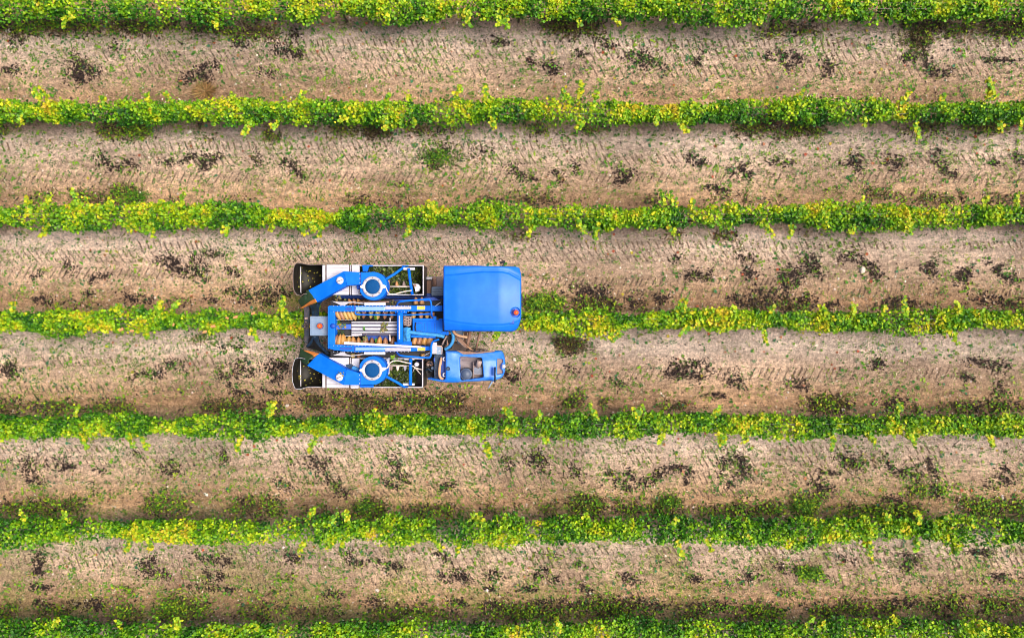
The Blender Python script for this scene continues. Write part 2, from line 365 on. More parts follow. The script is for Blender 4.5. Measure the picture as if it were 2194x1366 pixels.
def stain(px, py):
    """where humus from rotting undergrowth has darkened the soil"""
    a = np.zeros_like(px)
    n1 = fbm(px, py, .022, 29, 3); n2 = fbm(px, py, .09, 41, 3)
    for x0, x1, yc, hh, den, gr in BANDS:
        q = np.abs(py - yc) < hh * 2.2
        rp = .28 * (x1 - x0)
        m_ = (sstep(x0 - 8, x0 + rp, px[q]) if x0 > 0 else 1) * (sstep(x1 + 8, x1 - rp, px[q]) if x1 < 2190 else 1) * np.exp(-((py[q] - yc) / hh) ** 2)
        a[q] = np.maximum(a[q], m_ * min(den, 1.2))
    return np.clip(.5 * sstep(.30, .85, a * (.35 + 1.0 * n1)) * sstep(.3, .6, n2 + .1), 0, .8)

# ------------------------------------------------------------------ ground
def build_ground():
    st = 0.038
    fx = np.arange(-15.6, 15.6 + st / 2, st)
    fy = np.arange(-10.4, 10.4 + st / 2, st)
    far = np.array([18., 24., 40., 90., 250., 700.])
    xs = np.concatenate([-far[::-1], fx, far])
    ys = np.concatenate([-far[::-1], fy, far])
    X, Y = np.meshgrid(xs, ys)
    X, Y = X.ravel(), Y.ravel()
    Z = ground_z(X, Y) + 0.012 * (hash2(np.round(X / st), np.round(Y / st), 5) - .5)
    nx, ny = len(xs), len(ys)
    i = np.arange(nx * ny).reshape(ny, nx)
    Fc = np.stack([i[:-1, :-1].ravel(), i[:-1, 1:].ravel(), i[1:, 1:].ravel(), i[1:, :-1].ravel()], 1)
    # soil tones across a strip: dark foot, pale, tan, brown wheel track
    t = strip_t(Y + 0.25 * (fbm(X, Y, 0.8, 51, 3) - .5))
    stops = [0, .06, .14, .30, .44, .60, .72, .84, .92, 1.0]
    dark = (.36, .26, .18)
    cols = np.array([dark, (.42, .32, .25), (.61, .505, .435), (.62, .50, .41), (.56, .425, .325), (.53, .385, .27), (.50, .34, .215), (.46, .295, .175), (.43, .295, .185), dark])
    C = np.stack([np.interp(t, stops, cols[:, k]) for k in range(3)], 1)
    # broad patches: pale dust and darker damp crumb
    a = fbm(X, Y, 0.35, 71, 4)[:, None]
    C = C * (0.82 + 0.42 * sstep(.3, .7, a))
    b = sstep(.55, .75, fbm(X * .35, Y, 1.6, 81, 4))[:, None]
    C = C * (1 - .3 * b) + np.array((.17, .115, .08)) * .3 * b
    # the right half just below the harvester's row is powdery and almost white
    px, py = CX + X * F / H, CY - Y * F / H
    p = np.exp(-((py - 742) / 22.0) ** 2) * sstep(1180, 1330, px)[...] * 0.75
    p = p + np.exp(-((py - 742) / 20.0) ** 2) * sstep(650, 560, px) * .45 + np.exp(-((py - 80) / 22.) ** 2) * .25
    p = (p * (.5 + .7 * fbm(X, Y, 2.0, 87, 3)))[:, None]
    p = np.clip(p, 0, 1)
    C = C * (1 - p) + np.array((.62, .53, .46)) * p
    # greener, mossy soil towards the bottom of the photo
    g = (sstep(930, 1300, py) * .6 * sstep(.4, .65, fbm(X, Y, 1.2, 95, 3)))[:, None]
    C = C * (1 - g) + np.array((.34, .30, .12)) * g
    st_ = stain(px, py)[:, None]
    C = C * (1 - st_) + np.array((.19, .13, .085)) * st_
    # fine lines left by tyres and tools running along the lane
    sk = (.6 * vnoise(X * .10, Y, 11.0, 131) + .4 * vnoise(X * .16, Y, 23.0, 137))[:, None] - .5
    lane = (sstep(.10, .2, strip_t(Y)) * sstep(.97, .88, strip_t(Y)))[:, None]
    C = C * (1 + .55 * sk * lane)
    C = C * np.array((1.02, .965, .93))
    me = mesh_np('vineyard_soil', np.stack([X, Y, Z], 1), Fc, C, True)
    mt, n, bs = nodes_of('stony_soil')
    L = n.links
    at = n.nodes.new('ShaderNodeAttribute'); at.attribute_name = 'Col'
    ge = n.nodes.new('ShaderNodeNewGeometry')
    def noise(sc, det, ro=.65):
        q = n.nodes.new('ShaderNodeTexNoise')
        q.inputs['Scale'].default_value = sc; q.inputs['Detail'].default_value = det; q.inputs['Roughness'].default_value = ro
        L.new(ge.outputs['Position'], q.inputs['Vector'])
        return q
    def rng(src, a, b, c, e):
        q = n.nodes.new('ShaderNodeMapRange')
        for k, v in zip(('From Min', 'From Max', 'To Min', 'To Max'), (a, b, c, e)): q.inputs[k].default_value = v
        L.new(src, q.inputs['Value'])
        return q.outputs[0]
    n1, n2 = noise(10, 8, .75), noise(42, 5, .75)
    sc = n.nodes.new('ShaderNodeVectorMath'); sc.operation = 'MULTIPLY'
    L.new(ge.outputs['Position'], sc.inputs[0]); sc.inputs[1].default_value = (.28, 1, 1)
    n3 = noise(11, 6, .7)
    for l_ in list(n3.inputs['Vector'].links): L.remove(l_)
    L.new(sc.outputs[0], n3.inputs['Vector'])
    f3 = rng(n3.outputs['Fac'], .34, .66, .72, 1.24)
    f1, f2 = rng(n1.outputs['Fac'], .36, .64, .56, 1.40), rng(n2.outputs['Fac'], .36, .64, .40, 1.60)
    mu = n.nodes.new('ShaderNodeMath'); mu.operation = 'MULTIPLY'
    L.new(f1, mu.inputs[0]); L.new(f2, mu.inputs[1])
    v = n.nodes.new('ShaderNodeVectorMath'); v.operation = 'SCALE'
    mu3 = n.nodes.new('ShaderNodeMath'); mu3.operation = 'MULTIPLY'
    L.new(mu.outputs[0], mu3.inputs[0]); L.new(f3, mu3.inputs[1])
    L.new(at.outputs['Color'], v.inputs[0]); L.new(mu3.outputs[0], v.inputs['Scale'])
    vo = n.nodes.new('ShaderNodeTexVoronoi'); vo.inputs['Scale'].default_value = 30
    L.new(ge.outputs['Position'], vo.inputs['Vector'])
    grit = rng(vo.outputs['Distance'], .10, .22, .55, 0)
    sel = n.nodes.new('ShaderNodeSeparateColor'); L.new(vo.outputs['Color'], sel.inputs[0])
    gr2 = rng(sel.outputs[0], .50, .56, 0, 1)
    m2 = n.nodes.new('ShaderNodeMath'); m2.operation = 'MULTIPLY'
    L.new(grit, m2.inputs[0]); L.new(gr2, m2.inputs[1])
    mx = n.nodes.new('ShaderNodeMix'); mx.data_type = 'RGBA'
    L.new(m2.outputs[0], mx.inputs[0]); L.new(v.outputs[0], mx.inputs[6]); mx.inputs[7].default_value = (.55, .46, .39, 1)
    L.new(mx.outputs[2], bs.inputs['Base Color'])
    bs.inputs['Roughness'].default_value = .95
    bs.inputs['Specular IOR Level'].default_value = .15
    bp = n.nodes.new('ShaderNodeBump'); bp.inputs['Strength'].default_value = .9; bp.inputs['Distance'].default_value = .03
    L.new(mu.outputs[0], bp.inputs['Height']); L.new(bp.outputs[0], bs.inputs['Normal'])
    o = link('ground', me, mt)
    tag(o, 'tan stony vineyard soil marked by tyre treads between the vine rows', None, None, 'structure')
build_ground()

# ------------------------------------------------------------------ scattered bits
def orient(n, tilt, yaw=None):
    """n rotation matrices: tilt away from flat by up to TILT (array or number), any yaw"""
    yaw = RNG.uniform(0, 2 * np.pi, n) if yaw is None else yaw
    ti = np.broadcast_to(np.asarray(tilt, dtype=float), (n,)) * RNG.uniform(0.15, 1, n)
    ax = RNG.uniform(0, 2 * np.pi, n)
    c, s = np.cos(yaw), np.sin(yaw)
    Rz = np.zeros((n, 3, 3)); Rz[:, 0, 0] = c; Rz[:, 0, 1] = -s; Rz[:, 1, 0] = s; Rz[:, 1, 1] = c; Rz[:, 2, 2] = 1
    kx, ky = np.cos(ax), np.sin(ax)
    K = np.zeros((n, 3, 3)); K[:, 0, 2] = ky; K[:, 1, 2] = -kx; K[:, 2, 0] = -ky; K[:, 2, 1] = kx
    I = np.eye(3)[None]
    R = I + np.sin(ti)[:, None, None] * K + (1 - np.cos(ti))[:, None, None] * (K @ K)
    return R @ Rz

def scatter(tv, tf, pos, R, size, col, aspect=None):
    """copies of a small template placed at POS, turned by R, sized, coloured"""
    tv, tf = np.asarray(tv, float), np.asarray(tf, int)
    n, k = len(pos), len(tv)
    T = tv[None] * np.asarray(size).reshape(n, -1)[:, None, :]
    V = np.einsum('nij,nkj->nki', R, T) + pos[:, None, :]
    Fc = (tf[None] + (np.arange(n) * k)[:, None, None]).reshape(-1, tf.shape[1])
    C = np.repeat(col, k, 0)
    return V.reshape(-1, 3), Fc, C

LEAF_V = [(0, -.40, 0), (0, .60, -.06), (-.52, -.34, .10), (-.40, .34, .08), (.52, -.34, .10), (.40, .34, .08)]
LEAF_F = [(0, 1, 3), (0, 3, 2), (0, 5, 1), (0, 4, 5)]
BIT_V = [(-.5, -.35, 0), (.5, -.25, .12), (.4, .4, .3), (-.4, .35, .08)]
BIT_F = [(0, 1, 2), (0, 2, 3)]
BLADE_V = [(-.08, 0, 0), (.08, 0, 0), (.0, .95, .5)]
BLADE_F = [(0, 1, 2)]
OVAL_V = [(0, 0, 0), (.3, .45, .18), (0, 1, .12), (-.3, .45, .18)]
OVAL_F = [(0, 1, 2), (0, 2, 3)]
OCT_V = [(1, 0, 0), (0, 1, 0), (-1, 0, 0), (0, -1, 0), (.1, .1, .75), (0, 0, -.6)]
OCT_F = [(0, 1, 4), (1, 2, 4), (2, 3, 4), (3, 0, 4), (1, 0, 5), (2, 1, 5), (3, 2, 5), (0, 3, 5)]

def join(parts):
    V, Fc, C, o = [], [], [], 0
    for v, f, c in parts:
        V.append(v); Fc.append(f + o); C.append(c); o += len(v)
    return np.concatenate(V), np.concatenate(Fc), np.concatenate(C)

def on_ground(x, y, dz=0.0):
    return np.stack([x, y, ground_z(x, y) + dz], 1)

def ground_px(px, py):
    m = H / F
    return (np.asarray(px, float) - CX) * m, -(np.asarray(py, float) - CY) * m

def palette(n, cols, w=None, jit=.2):
    cols = np.array(cols)
    w = None if w is None else np.array(w) / np.sum(w)
    c = cols[RNG.choice(len(cols), n, p=w)]
    return c * RNG.uniform(1 - jit, 1 + jit, (n, 1)) * RNG.uniform(1 - jit * .35, 1 + jit * .35, (n, 3))

# ---- vine rows
GREENS = np.array([(.012, .085, .004), (.03, .15, .004), (.075, .25, .004), (.15, .36, .005), (.26, .47, .006), (.40, .55, .008), (.58, .58, .010), (.66, .46, .03)])

def build_row(k, y0, label):
    root = empty('vine_row', (0, y0, 0))
    tag(root, label, 'vine row', 'vine rows')
    L0, L1 = -15.3, 15.3
    n = int((L1 - L0) * 1230)
    x = RNG.uniform(L0, L1, n)
    wv = .045 + (.045 if k in (0, 5, 6) else 0) + .36 * fbm(x, x * 0 + k * 9.7, 1.3, 7 + k, 4)
    top = 1.12 + .40 * fbm(x, x * 0 + k * 5.1, 1.4, 37 + k, 3)
    # thin places where the trellis wires show
    dens = sstep(.30, .50, fbm(x, x * 0 + k * 3.3, 1.7, 57 + k, 3))
    px = CX + x * F / (H - 1.2)
    if k == 1: dens = dens * (1 - .85 * np.exp(-((px - 945) / 36) ** 4))
    if k == 3: dens = dens * (1 - .75 * np.exp(-((px - 1243) / 14) ** 4))
    keep = RNG.uniform(0, 1, n) < (.36 + .64 * dens)
    x, wv, top, px = x[keep], wv[keep], top[keep], px[keep]
    n = len(x)
    mid = .04 * np.sin(x * .9 + k) + .10 * (fbm(x, x * 0 + k, 0.7, 77, 2) - .5)
    u = np.clip(RNG.uniform(-1, 1, n) + RNG.normal(0, .12, n), -1.15, 1.15)
    hz = RNG.beta(2.2, 1.2, n) * (1 - .28 * u * u)                                      # most leaves near the top
    yo = u * wv * (.80 + .35 * np.sin(np.clip(hz, 0, 1) * 2.6)) + mid + RNG.normal(0, .025, n)
    z = .66 + (top - .66) * hz
    pos = np.stack([x, yo, z], 1)
    # colour: yellowing comes in clumps and at the outer edges
    cl = .55 * fbm(x, yo + k * 7.7, 1.7, 101 + k, 2) + .45 * fbm(x, yo + k * 3.1, 6.5, 141 + k, 2) - .5
    v = .30 + 1.45 * cl + .12 * np.abs(u) * hz + .55 * (hz - .6) + .06 * np.sign(u) * (1 if k < 3 else -.6)  # lower leaves darkened to paint the shaded gaps inside the hedge
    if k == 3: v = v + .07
    v = v + RNG.normal(0, .13, n)
    idx = np.clip(v, 0, .999) * (len(GREENS) - 1)
    i0 = idx.astype(int); f = (idx - i0)[:, None]
    col = GREENS[i0] * (1 - f) + GREENS[i0 + 1] * f
    col = col * RNG.uniform(.62, 1.05, (n, 1))
    sz = RNG.uniform(.030, .080, n)
    parts = [scatter(LEAF_V, LEAF_F, pos, orient(n, 1.3), sz[:, None] * np.ones((1, 3)), col)]
    # long shoots that stick out of the hedge
    sv, sf = [], []
    def cane(a, b, r):
        o = len(sv)
        dr = (b - a).normalized()
        s1 = dr.orthogonal().normalized(); s2 = dr.cross(s1)
        for q in (a, b):
            for t in range(3):
                an = t * 2.094
                sv.append(q + s1 * math.cos(an) * r + s2 * math.sin(an) * r)
        for t in range(3):
            sf.append((o + t, o + (t + 1) % 3, o + 3 + (t + 1) % 3, o + 3 + t))
    shoots = [(random.uniform(L0, L1), random.choice((-1, 1)), random.uniform(.35, .75)) for _ in range(30)]
    for sx, py, sgn, ln in {1: [(1043, 0, 1, .9), (1240, 0, 1, .95), (965, 0, 1, .8), (2140, 0, 1, 1.0), (95, 0, 1, .75), (1704, 0, 1, .8), (2120, 0, 1, .8), (880, 0, 1, .6)],
                            3: [(1462, 0, 1, .7), (1950, 0, 1, .8), (1305, 0, -1, .6), (1640, 0, -1, .7), (2040, 0, -1, .7), (1080, 0, -1, .7)],
                            2: [(880, 0, -1, .75), (930, 0, 1, .5), (655, 0, -1, .6), (1950, 0, -1, .6), (1480, 0, 1, .5)],
                            5: [(985, 0, -1, .7), (1855, 0, -1, .8), (1975, 0, -1, .6), (310, 0, -1, .6), (270, 0, -1, .6)], 4: [(570, 0, 1, .7), (1030, 0, -1, .8), (160, 0, -1, .7), (1790, 0, -1, .7)]}.get(k, []):
        shoots.append(((sx - CX) * (H - 1.3) / F, sgn, ln))
    for sx, sgn, ln in shoots:
        a = Vector((sx, sgn * .1, random.uniform(.95, 1.2)))
        b = a + Vector((random.uniform(-.3, .3), sgn * random.uniform(.5, .75) * ln, random.uniform(.05, .4) * ln))
        cane(a, b, .005)
        m_ = int(16 + 26 * ln)
        tt = RNG.uniform(.25, 1.03, m_)[:, None]
        pp = np.array(a)[None] * (1 - tt) + np.array(b)[None] * tt + RNG.normal(0, .038, (m_, 3))
        c_ = palette(m_, [(.19, .36, .01), (.36, .45, .012), (.52, .47, .015), (.08, .22, .008)], (3, 3, 2, 2))
        parts.append(scatter(LEAF_V, LEAF_F, pp, orient(m_, .8), RNG.uniform(.05, .10, m_)[:, None] * np.ones((1, 3)), c_))
    V, Fc, C = join(parts)
    fo = link('foliage', mesh_np('vine_foliage', V, Fc, C, False), M['leaf'], root)
    fo['kind'] = 'stuff'
    # trunks, canes, posts and wires of the trellis
    tx = L0 + .5
    i = 0
    while tx < L1:
        jx = tx + random.uniform(-.12, .12)
        pts = [Vector((jx, 0, -.03)), Vector((jx + random.uniform(-.05, .05), random.uniform(-.04, .04), .3)), Vector((jx + random.uniform(-.06, .06), random.uniform(-.03, .03), .62))]
        tube_mesh = tube_me('vine_trunk', pts, [.035, .028, .03], 6)
        link('trunk', tube_mesh, M['bark'], root)
        for s_ in (-1, 1):
            cane(pts[2], Vector((jx + s_ * .5, 0, .72)), .012)
        for q in range(5):
            cx_ = jx + random.uniform(-.5, .5)
            cane(Vector((cx_, 0, .70)), Vector((cx_ + random.uniform(-.1, .1), random.uniform(-.16, .16), random.uniform(1.0, 1.3))), .005)
        tx += 1.15
        i += 1
    cm = bpy.data.meshes.new('vine_canes')
    cm.from_pydata([tuple(q) for q in sv], [], sf)
    co = link('canes', cm, M['bark'], root)
    co['kind'] = 'stuff'
    pxs = [L0 + 1.1 + 5.6 * q + random.uniform(-.2, .2) + k * .83 for q in range(6)]
    for q in pxs:
        if q < L1: link('post', tube_me('trellis_post', [Vector((q, 0, -.05)), Vector((q + .01, .005, 1.12))], [.026, .025], 8, True), M['wood'], root)
    for zz, yy in ((.72, 0), (1.14, .06), (1.10, -.07)):
        link('wire', tube_me('trellis_wire', [Vector((L0, yy, zz)), Vector((L1, yy, zz))], [.0028, .0028], 5), M['wire'], root)

def tube_me(name, pts, rad, seg=8, cap=False, smooth=True):
    V, Fc = [], []
    n = len(pts)
    prev = None
    for i, p in enumerate(pts):
        dr = (pts[min(i + 1, n - 1)] - pts[max(i - 1, 0)]).normalized()
        if prev is None: s1 = dr.orthogonal().normalized()
        else:
            s1 = (prev - dr * prev.dot(dr))
            s1 = s1.normalized() if s1.length > 1e-6 else dr.orthogonal().normalized()
        prev = s1
        s2 = dr.cross(s1)
        r = rad[i] if isinstance(rad, (list, tuple)) else rad
        for t in range(seg):
            a = 2 * math.pi * t / seg
            V.append(p + (s1 * math.cos(a) + s2 * math.sin(a)) * r)
    for i in range(n - 1):
        for t in range(seg):
            Fc.append((i * seg + t, i * seg + (t + 1) % seg, (i + 1) * seg + (t + 1) % seg, (i + 1) * seg + t))
    if cap:
        Fc.append(tuple(reversed(range(seg))))
        Fc.append(tuple(range((n - 1) * seg, n * seg)))
    me = bpy.data.meshes.new(name)
    me.from_pydata([tuple(v) for v in V], [], Fc)
    if smooth:
        me.polygons.foreach_set('use_smooth', [len(p.vertices) == 4 for p in me.polygons])
    return me

ROW_LABELS = ['vine row running along the upper edge of the photo, its far side cut off',
              'vine row second from the top, with long shoots and a gap showing bare wires',
              'straight narrow vine row next above the blue harvester',
              'vine row straddled by the blue harvester, dry orange leaves lying on it',
              'vine row next below the blue harvester, brown undergrowth along its upper foot',
              'yellow green vine row second from the bottom',
              'vine row at the lower edge of the photo, cut off by the frame']
for k, y0 in enumerate(ROWS):
    build_row(k, y0, ROW_LABELS[k])

# ------------------------------------------------------------------ the grape harvester
HL = P(880, 700, 0); HL.z = 0.0
HARV = empty('grape_harvester', HL)
tag(HARV, 'blue straddle grape harvester with two steel bins and a big blue cab roof', 'grape harvester')

def loc(v): return v - HL

def add(name, me, m, parent=None, at=None):
    return link(name, me, M[m] if isinstance(m, str) else m, parent or HARV, at or (0, 0, 0))

def bevel(o, wd=.012, seg=2):
    b_ = o.modifiers.new('bevel', 'BEVEL')
    b_.width = wd; b_.segments = seg; b_.limit_method = 'ANGLE'; b_.angle_limit = math.radians(40)
    return o

def prism(name, pts, z, depth, m, parent=None, bev=.01):
    """a plate or box: outline given at its top face (photo px at height z, or px,py,z), extruded straight down"""
    top = [loc(P(p[0], p[1], p[2] if len(p) > 2 else z)) for p in pts]
    ar = sum(top[i].x * top[(i + 1) % len(top)].y - top[(i + 1) % len(top)].x * top[i].y for i in range(len(top)))
    if ar < 0: top.reverse()
    n = len(top)
    bot = [v - Vector((0, 0, depth)) for v in top]
    Fc = [tuple(range(n)), tuple(reversed(range(n, 2 * n)))] + [(i, n + i, n + (i + 1) % n, (i + 1) % n) for i in range(n)]
    me = bpy.data.meshes.new(name)
    me.from_pydata([tuple(v) for v in top + bot], [], Fc)
    o = add(name, me, m, parent)
    if bev: bevel(o, bev)
    return o

def rect(x0, y0, x1, y1): return [(x0, y0), (x1, y0), (x1, y1), (x0, y1)]

def smooth_pts(pts, it=2):
    for _ in range(it):
        q = [pts[0]]
        for a, b_ in zip(pts[:-1], pts[1:]):
            q += [a * .75 + b_ * .25, a * .25 + b_ * .75]
        q.append(pts[-1])
        pts = q
    return pts

def tube(name, pts, r, m, parent=None, seg=8, it=2):
    w_ = [loc(P(*p)) for p in pts]
    if it and len(w_) > 2: w_ = smooth_pts(w_, it)
    return add(name, tube_me(name, w_, r, seg, True), m, parent)

def lathe_me(name, prof, seg=28, cap=True):
    V, Fc = [], []
    for r, z in prof:
        for t in range(seg):
            a = 2 * math.pi * t / seg
            V.append((r * math.cos(a), r * math.sin(a), z))
    for i in range(len(prof) - 1):
        for t in range(seg):
            Fc.append((i * seg + t, i * seg + (t + 1) % seg, (i + 1) * seg + (t + 1) % seg, (i + 1) * seg + t))
    if cap and prof[0][0] > 1e-4: Fc.append(tuple(reversed(range(seg))))
    if cap and prof[-1][0] > 1e-4: Fc.append(tuple(range((len(prof) - 1) * seg, len(prof) * seg)))
    me = bpy.data.meshes.new(name)
    me.from_pydata(V, [], Fc)
    me.polygons.foreach_set('use_smooth', [len(p.vertices) == 4 for p in me.polygons])
    return me

def lathe(name, px, py, z, prof, m, parent=None, seg=28):
    """profile in metres, from the bottom up, heights relative to z"""
    me = lathe_me(name, prof, seg)
    v = loc(P(px, py, z))
    me.transform(Matrix.Translation(v))
    o = add(name, me, m, parent)
    return o

def sharp(o, ang=40):
    bm = bmesh.new(); bm.from_mesh(o.data)
    for e_ in bm.edges:
        if len(e_.link_faces) == 2 and e_.calc_face_angle() > math.radians(ang): e_.smooth = False
    bm.to_mesh(o.data); bm.free()
    return o

def mpx(z): return (H - z) / F

def poly_dist(px, py, poly):
    """distance to the outline, and inside test"""
    x, y = px, py
    ins = np.zeros(x.shape, bool)
    dmin = np.full(x.shape, 1e9)
    n = len(poly)
    for i in range(n):
        (x0, y0), (x1, y1) = poly[i], poly[(i + 1) % n]
        c = ((y0 > y) != (y1 > y))
        with np.errstate(divide='ignore', invalid='ignore'):
            xi = (x1 - x0) * (y - y0) / (y1 - y0 + 1e-12) + x0
        ins ^= c & (x < xi)
        dx, dy = x1 - x0, y1 - y0
        t = np.clip(((x - x0) * dx + (y - y0) * dy) / (dx * dx + dy * dy + 1e-12), 0, 1)
        dmin = np.minimum(dmin, np.hypot(x - x0 - t * dx, y - y0 - t * dy))
    return dmin, ins

def rounded(poly, r, seg=6):
    out = []
    n = len(poly)
    for i in range(n):
        p0, p1, p2 = Vector(poly[i - 1][:2]), Vector(poly[i][:2]), Vector(poly[(i + 1) % n][:2])
        rr = r[i] if isinstance(r, (list, tuple)) else r
        if rr <= 0: out.append(tuple(p1)); continue
        a = p1 + (p0 - p1).normalized() * min(rr, (p0 - p1).length * .49)
        b_ = p1 + (p2 - p1).normalized() * min(rr, (p2 - p1).length * .49)
        for s_ in range(seg + 1):
            t = s_ / seg
            out.append(tuple(a * (1 - t) ** 2 + p1 * 2 * t * (1 - t) + b_ * t * t))
    return out

def shell(name, outline, z0, hfun, m, parent=None, holes=(), roll=4.0, rollh=.06, skirt=.25, step=1.0):
    """a pressed panel: fine height field inside an outline with rolled edges, cut-outs and a skirt"""
    ox = [p[0] for p in outline]; oy = [p[1] for p in outline]
    xs = np.arange(min(ox) - step, max(ox) + 2 * step, step)
    ys = np.arange(min(oy) - step, max(oy) + 2 * step, step)
    X, Y = np.meshgrid(xs, ys)
    sh = X.shape
    X, Y = X.ravel(), Y.ravel()
    dd, ins = poly_dist(X, Y, outline)
    hole = np.zeros(len(X), bool)
    for hp in holes:
        dh, ih = poly_dist(X, Y, hp)
        hole |= ih
        dd = np.minimum(dd, np.where(ih, 0, dh * 2.5))
    ok = ins & ~hole
    q = np.clip(dd / roll, 0, 1)
    Z = z0 + hfun(X, Y) - rollh * (1 - np.sqrt(np.clip(1 - (1 - q) ** 2, 0, 1)))
    mm = (H - z0) / F
    Vx, Vy = (X - CX) * mm - HL.x, -(Y - CY) * mm - HL.y
    i = np.arange(len(X)).reshape(sh)
    qd = np.stack([i[:-1, :-1].ravel(), i[1:, :-1].ravel(), i[1:, 1:].ravel(), i[:-1, 1:].ravel()], 1)
    qd = qd[ok[qd].sum(1) >= 3]
    used = np.unique(qd)
    rm = -np.ones(len(X), int); rm[used] = np.arange(len(used))
    V = np.stack([Vx, Vy, Z], 1)[used]
    qd = rm[qd]
    ed = {}
    for f in qd:
        for a, b_ in ((f[0], f[1]), (f[1], f[2]), (f[2], f[3]), (f[3], f[0])):
            if (b_, a) in ed: del ed[(b_, a)]
            else: ed[(a, b_)] = 1
    bv = sorted({v for e_ in ed for v in e_})
    low = {v: len(V) + k for k, v in enumerate(bv)}
    lowV = V[bv].copy(); lowV[:, 2] -= skirt
    V = np.concatenate([V, lowV])
    sk = np.array([(b_, a, low[a], low[b_]) for a, b_ in ed])
    me = mesh_np(name, V, np.concatenate([qd, sk]), None, True)
    o = add(name, me, m, parent)
    return sharp(o, 50)

def beacon(px, py, z, parent):
    base = lathe('beacon', px, py, z, [(.075, 0), (.075, .05), (.055, .065), (0.05, .066)], 'blue_deep', parent)
    base['label'] = 'amber warning beacon on a dark blue socket'
    lathe('beacon_lens', px, py, z + .067, [(.058, 0), (.064, .03), (.062, .09), (.05, .125), (.028, .148), (0, .155)], 'amber', base)
    return base

# ---- cab under the big roof
ZR = 3.02
roof_out = rounded([(949, 567.5), (1113, 569.5), (1117.5, 590), (1117.5, 680), (1108, 711), (949, 709)], [3, 9, 6, 8, 16, 3])
ucx, ucy = [940, 949, 1000, 1032, 1075, 1090, 1117, 1125], [594, 593, 588, 584.8, 584.8, 588, 603, 608]
lcx, lcy = [940, 949, 982, 1032, 1078, 1100, 1117, 1125], [681, 682, 688.5, 694, 693.6, 689.5, 683, 680]
def roof_h(X, Y):
    uy, ly = np.interp(X, ucx, ucy), np.interp(X, lcx, lcy)
    du, dl = uy - Y, Y - ly
    h = .05 - .00002 * (Y - 638) ** 2
    h = h - .055 * sstep(0, 5, du) + .055 * np.sin(np.clip(du / 22, 0, 1) * np.pi * .75) * (du > 0)
    h = h - .02 * sstep(0, 3, dl) - .10 * sstep(3, 28, dl)
    h = h - .10 * sstep(1066, 1120, X) - .03 * sstep(985, 945, X) + .012 * np.sin((X - 950) / 40.0)
    r = np.hypot(X - 1104.5, Y - 669)
    return h - .055 * sstep(10.8, 9.6, r)
roof = shell('cab_roof', roof_out, ZR, roof_h, 'blue_roof', None, (), 4.0, .07, .16)
beacon(1105.5, 669.3, ZR - .10, roof)
cab = prism('cab_body', rect(962, 592, 1102, 694), 2.95, .22, 'blue_deep', None, .02)
prism('cab_floor', rect(958, 590, 1104, 698), 1.75, .35, 'blue', cab, .02)
prism('windscreen', rect(1098, 600, 1103, 688), 2.74, .96, 'glass', cab, 0)
prism('side_window', rect(968, 591, 1096, 594), 2.74, .96, 'glass', cab, 0)
prism('side_window', rect(968, 692, 1096, 695), 2.74, .96, 'glass', cab, 0)
prism('rear_window', rect(960, 600, 964, 688), 2.74, .96, 'glass', cab, 0)
for qx, qy in ((962, 593), (1101, 593), (962, 693), (1101, 693)):
    prism('cab_pillar', rect(qx - 3, qy - 3, qx + 3, qy + 3), 2.74, 1.0, 'blue_deep', cab, .01)
mi = tube('cab_mirror', [(1076, 580, 2.7), (1078, 566, 2.72), (1080, 560, 2.70)], .015, 'rubber')
prism('mirror_glass', [(1070, 560), (1082, 557), (1083, 561), (1071, 564)], 2.72, .28, 'rubber', mi, .01)
hl = prism('headlight', rect(1114, 634, 1121, 645), 2.72, .12, 'rubber', None, .015)
hl = prism('headlight', rect(1114, 648, 1120.5, 656), 2.72, .12, 'rubber', None, .015)

# ---- chassis
prism('tunnel_shade_panel', rect(716, 655, 960, 752), 1.62, .10, 'dark_steel', None, .01)  # dark panel added to stand in for shade in the open tunnel
prism('chassis_beam', rect(720, 628, 1040, 640), 1.55, .22, 'blue_deep', None, .02)
prism('chassis_beam', rect(720, 762, 960, 774), 1.55, .22, 'blue_deep', None, .02)
prism('picking_head_panel', rect(735, 662, 965, 667), 1.50, 1.15, 'blue_deep', None, .01)
prism('picking_head_panel', rect(735, 733, 965, 738), 1.50, 1.15, 'blue_deep', None, .01)

# ---- wheels: tyre with lugs, rim, strut up to the chassis
tyre_prof = [(.36, -.17), (.50, -.19), (.58, -.17), (.62, -.10), (.63, 0), (.62, .10), (.58, .17), (.50, .19), (.36, .17)]
tme = lathe_me('tyre', tyre_prof, 40, False)
bm = bmesh.new(); bm.from_mesh(tme)
for q in range(22):
    for s_ in (-1, 1):
        a = 2 * math.pi * (q + (.25 if s_ > 0 else -.25)) / 22
        r_ = bmesh.ops.create_cube(bm, size=1, matrix=Matrix.Rotation(a, 4, 'Z') @ Matrix.Translation((.625, 0, s_ * .09)) @ Matrix.Rotation(s_ * .6, 4, 'X') @ Matrix.Diagonal((.05, .05, .18, 1)))
bm.to_mesh(tme); bm.free()
tme.transform(Matrix.Rotation(math.pi / 2, 4, 'X'))
rme = lathe_me('rim', [(.05, -.06), (.10, -.05), (.30, -.05), (.36, -.15), (.37, -.15), (.37, .15), (.36, .15), (.30, .02), (.10, .03), (.05, .05)], 30)
rme.transform(Matrix.Rotation(math.pi / 2, 4, 'X'))
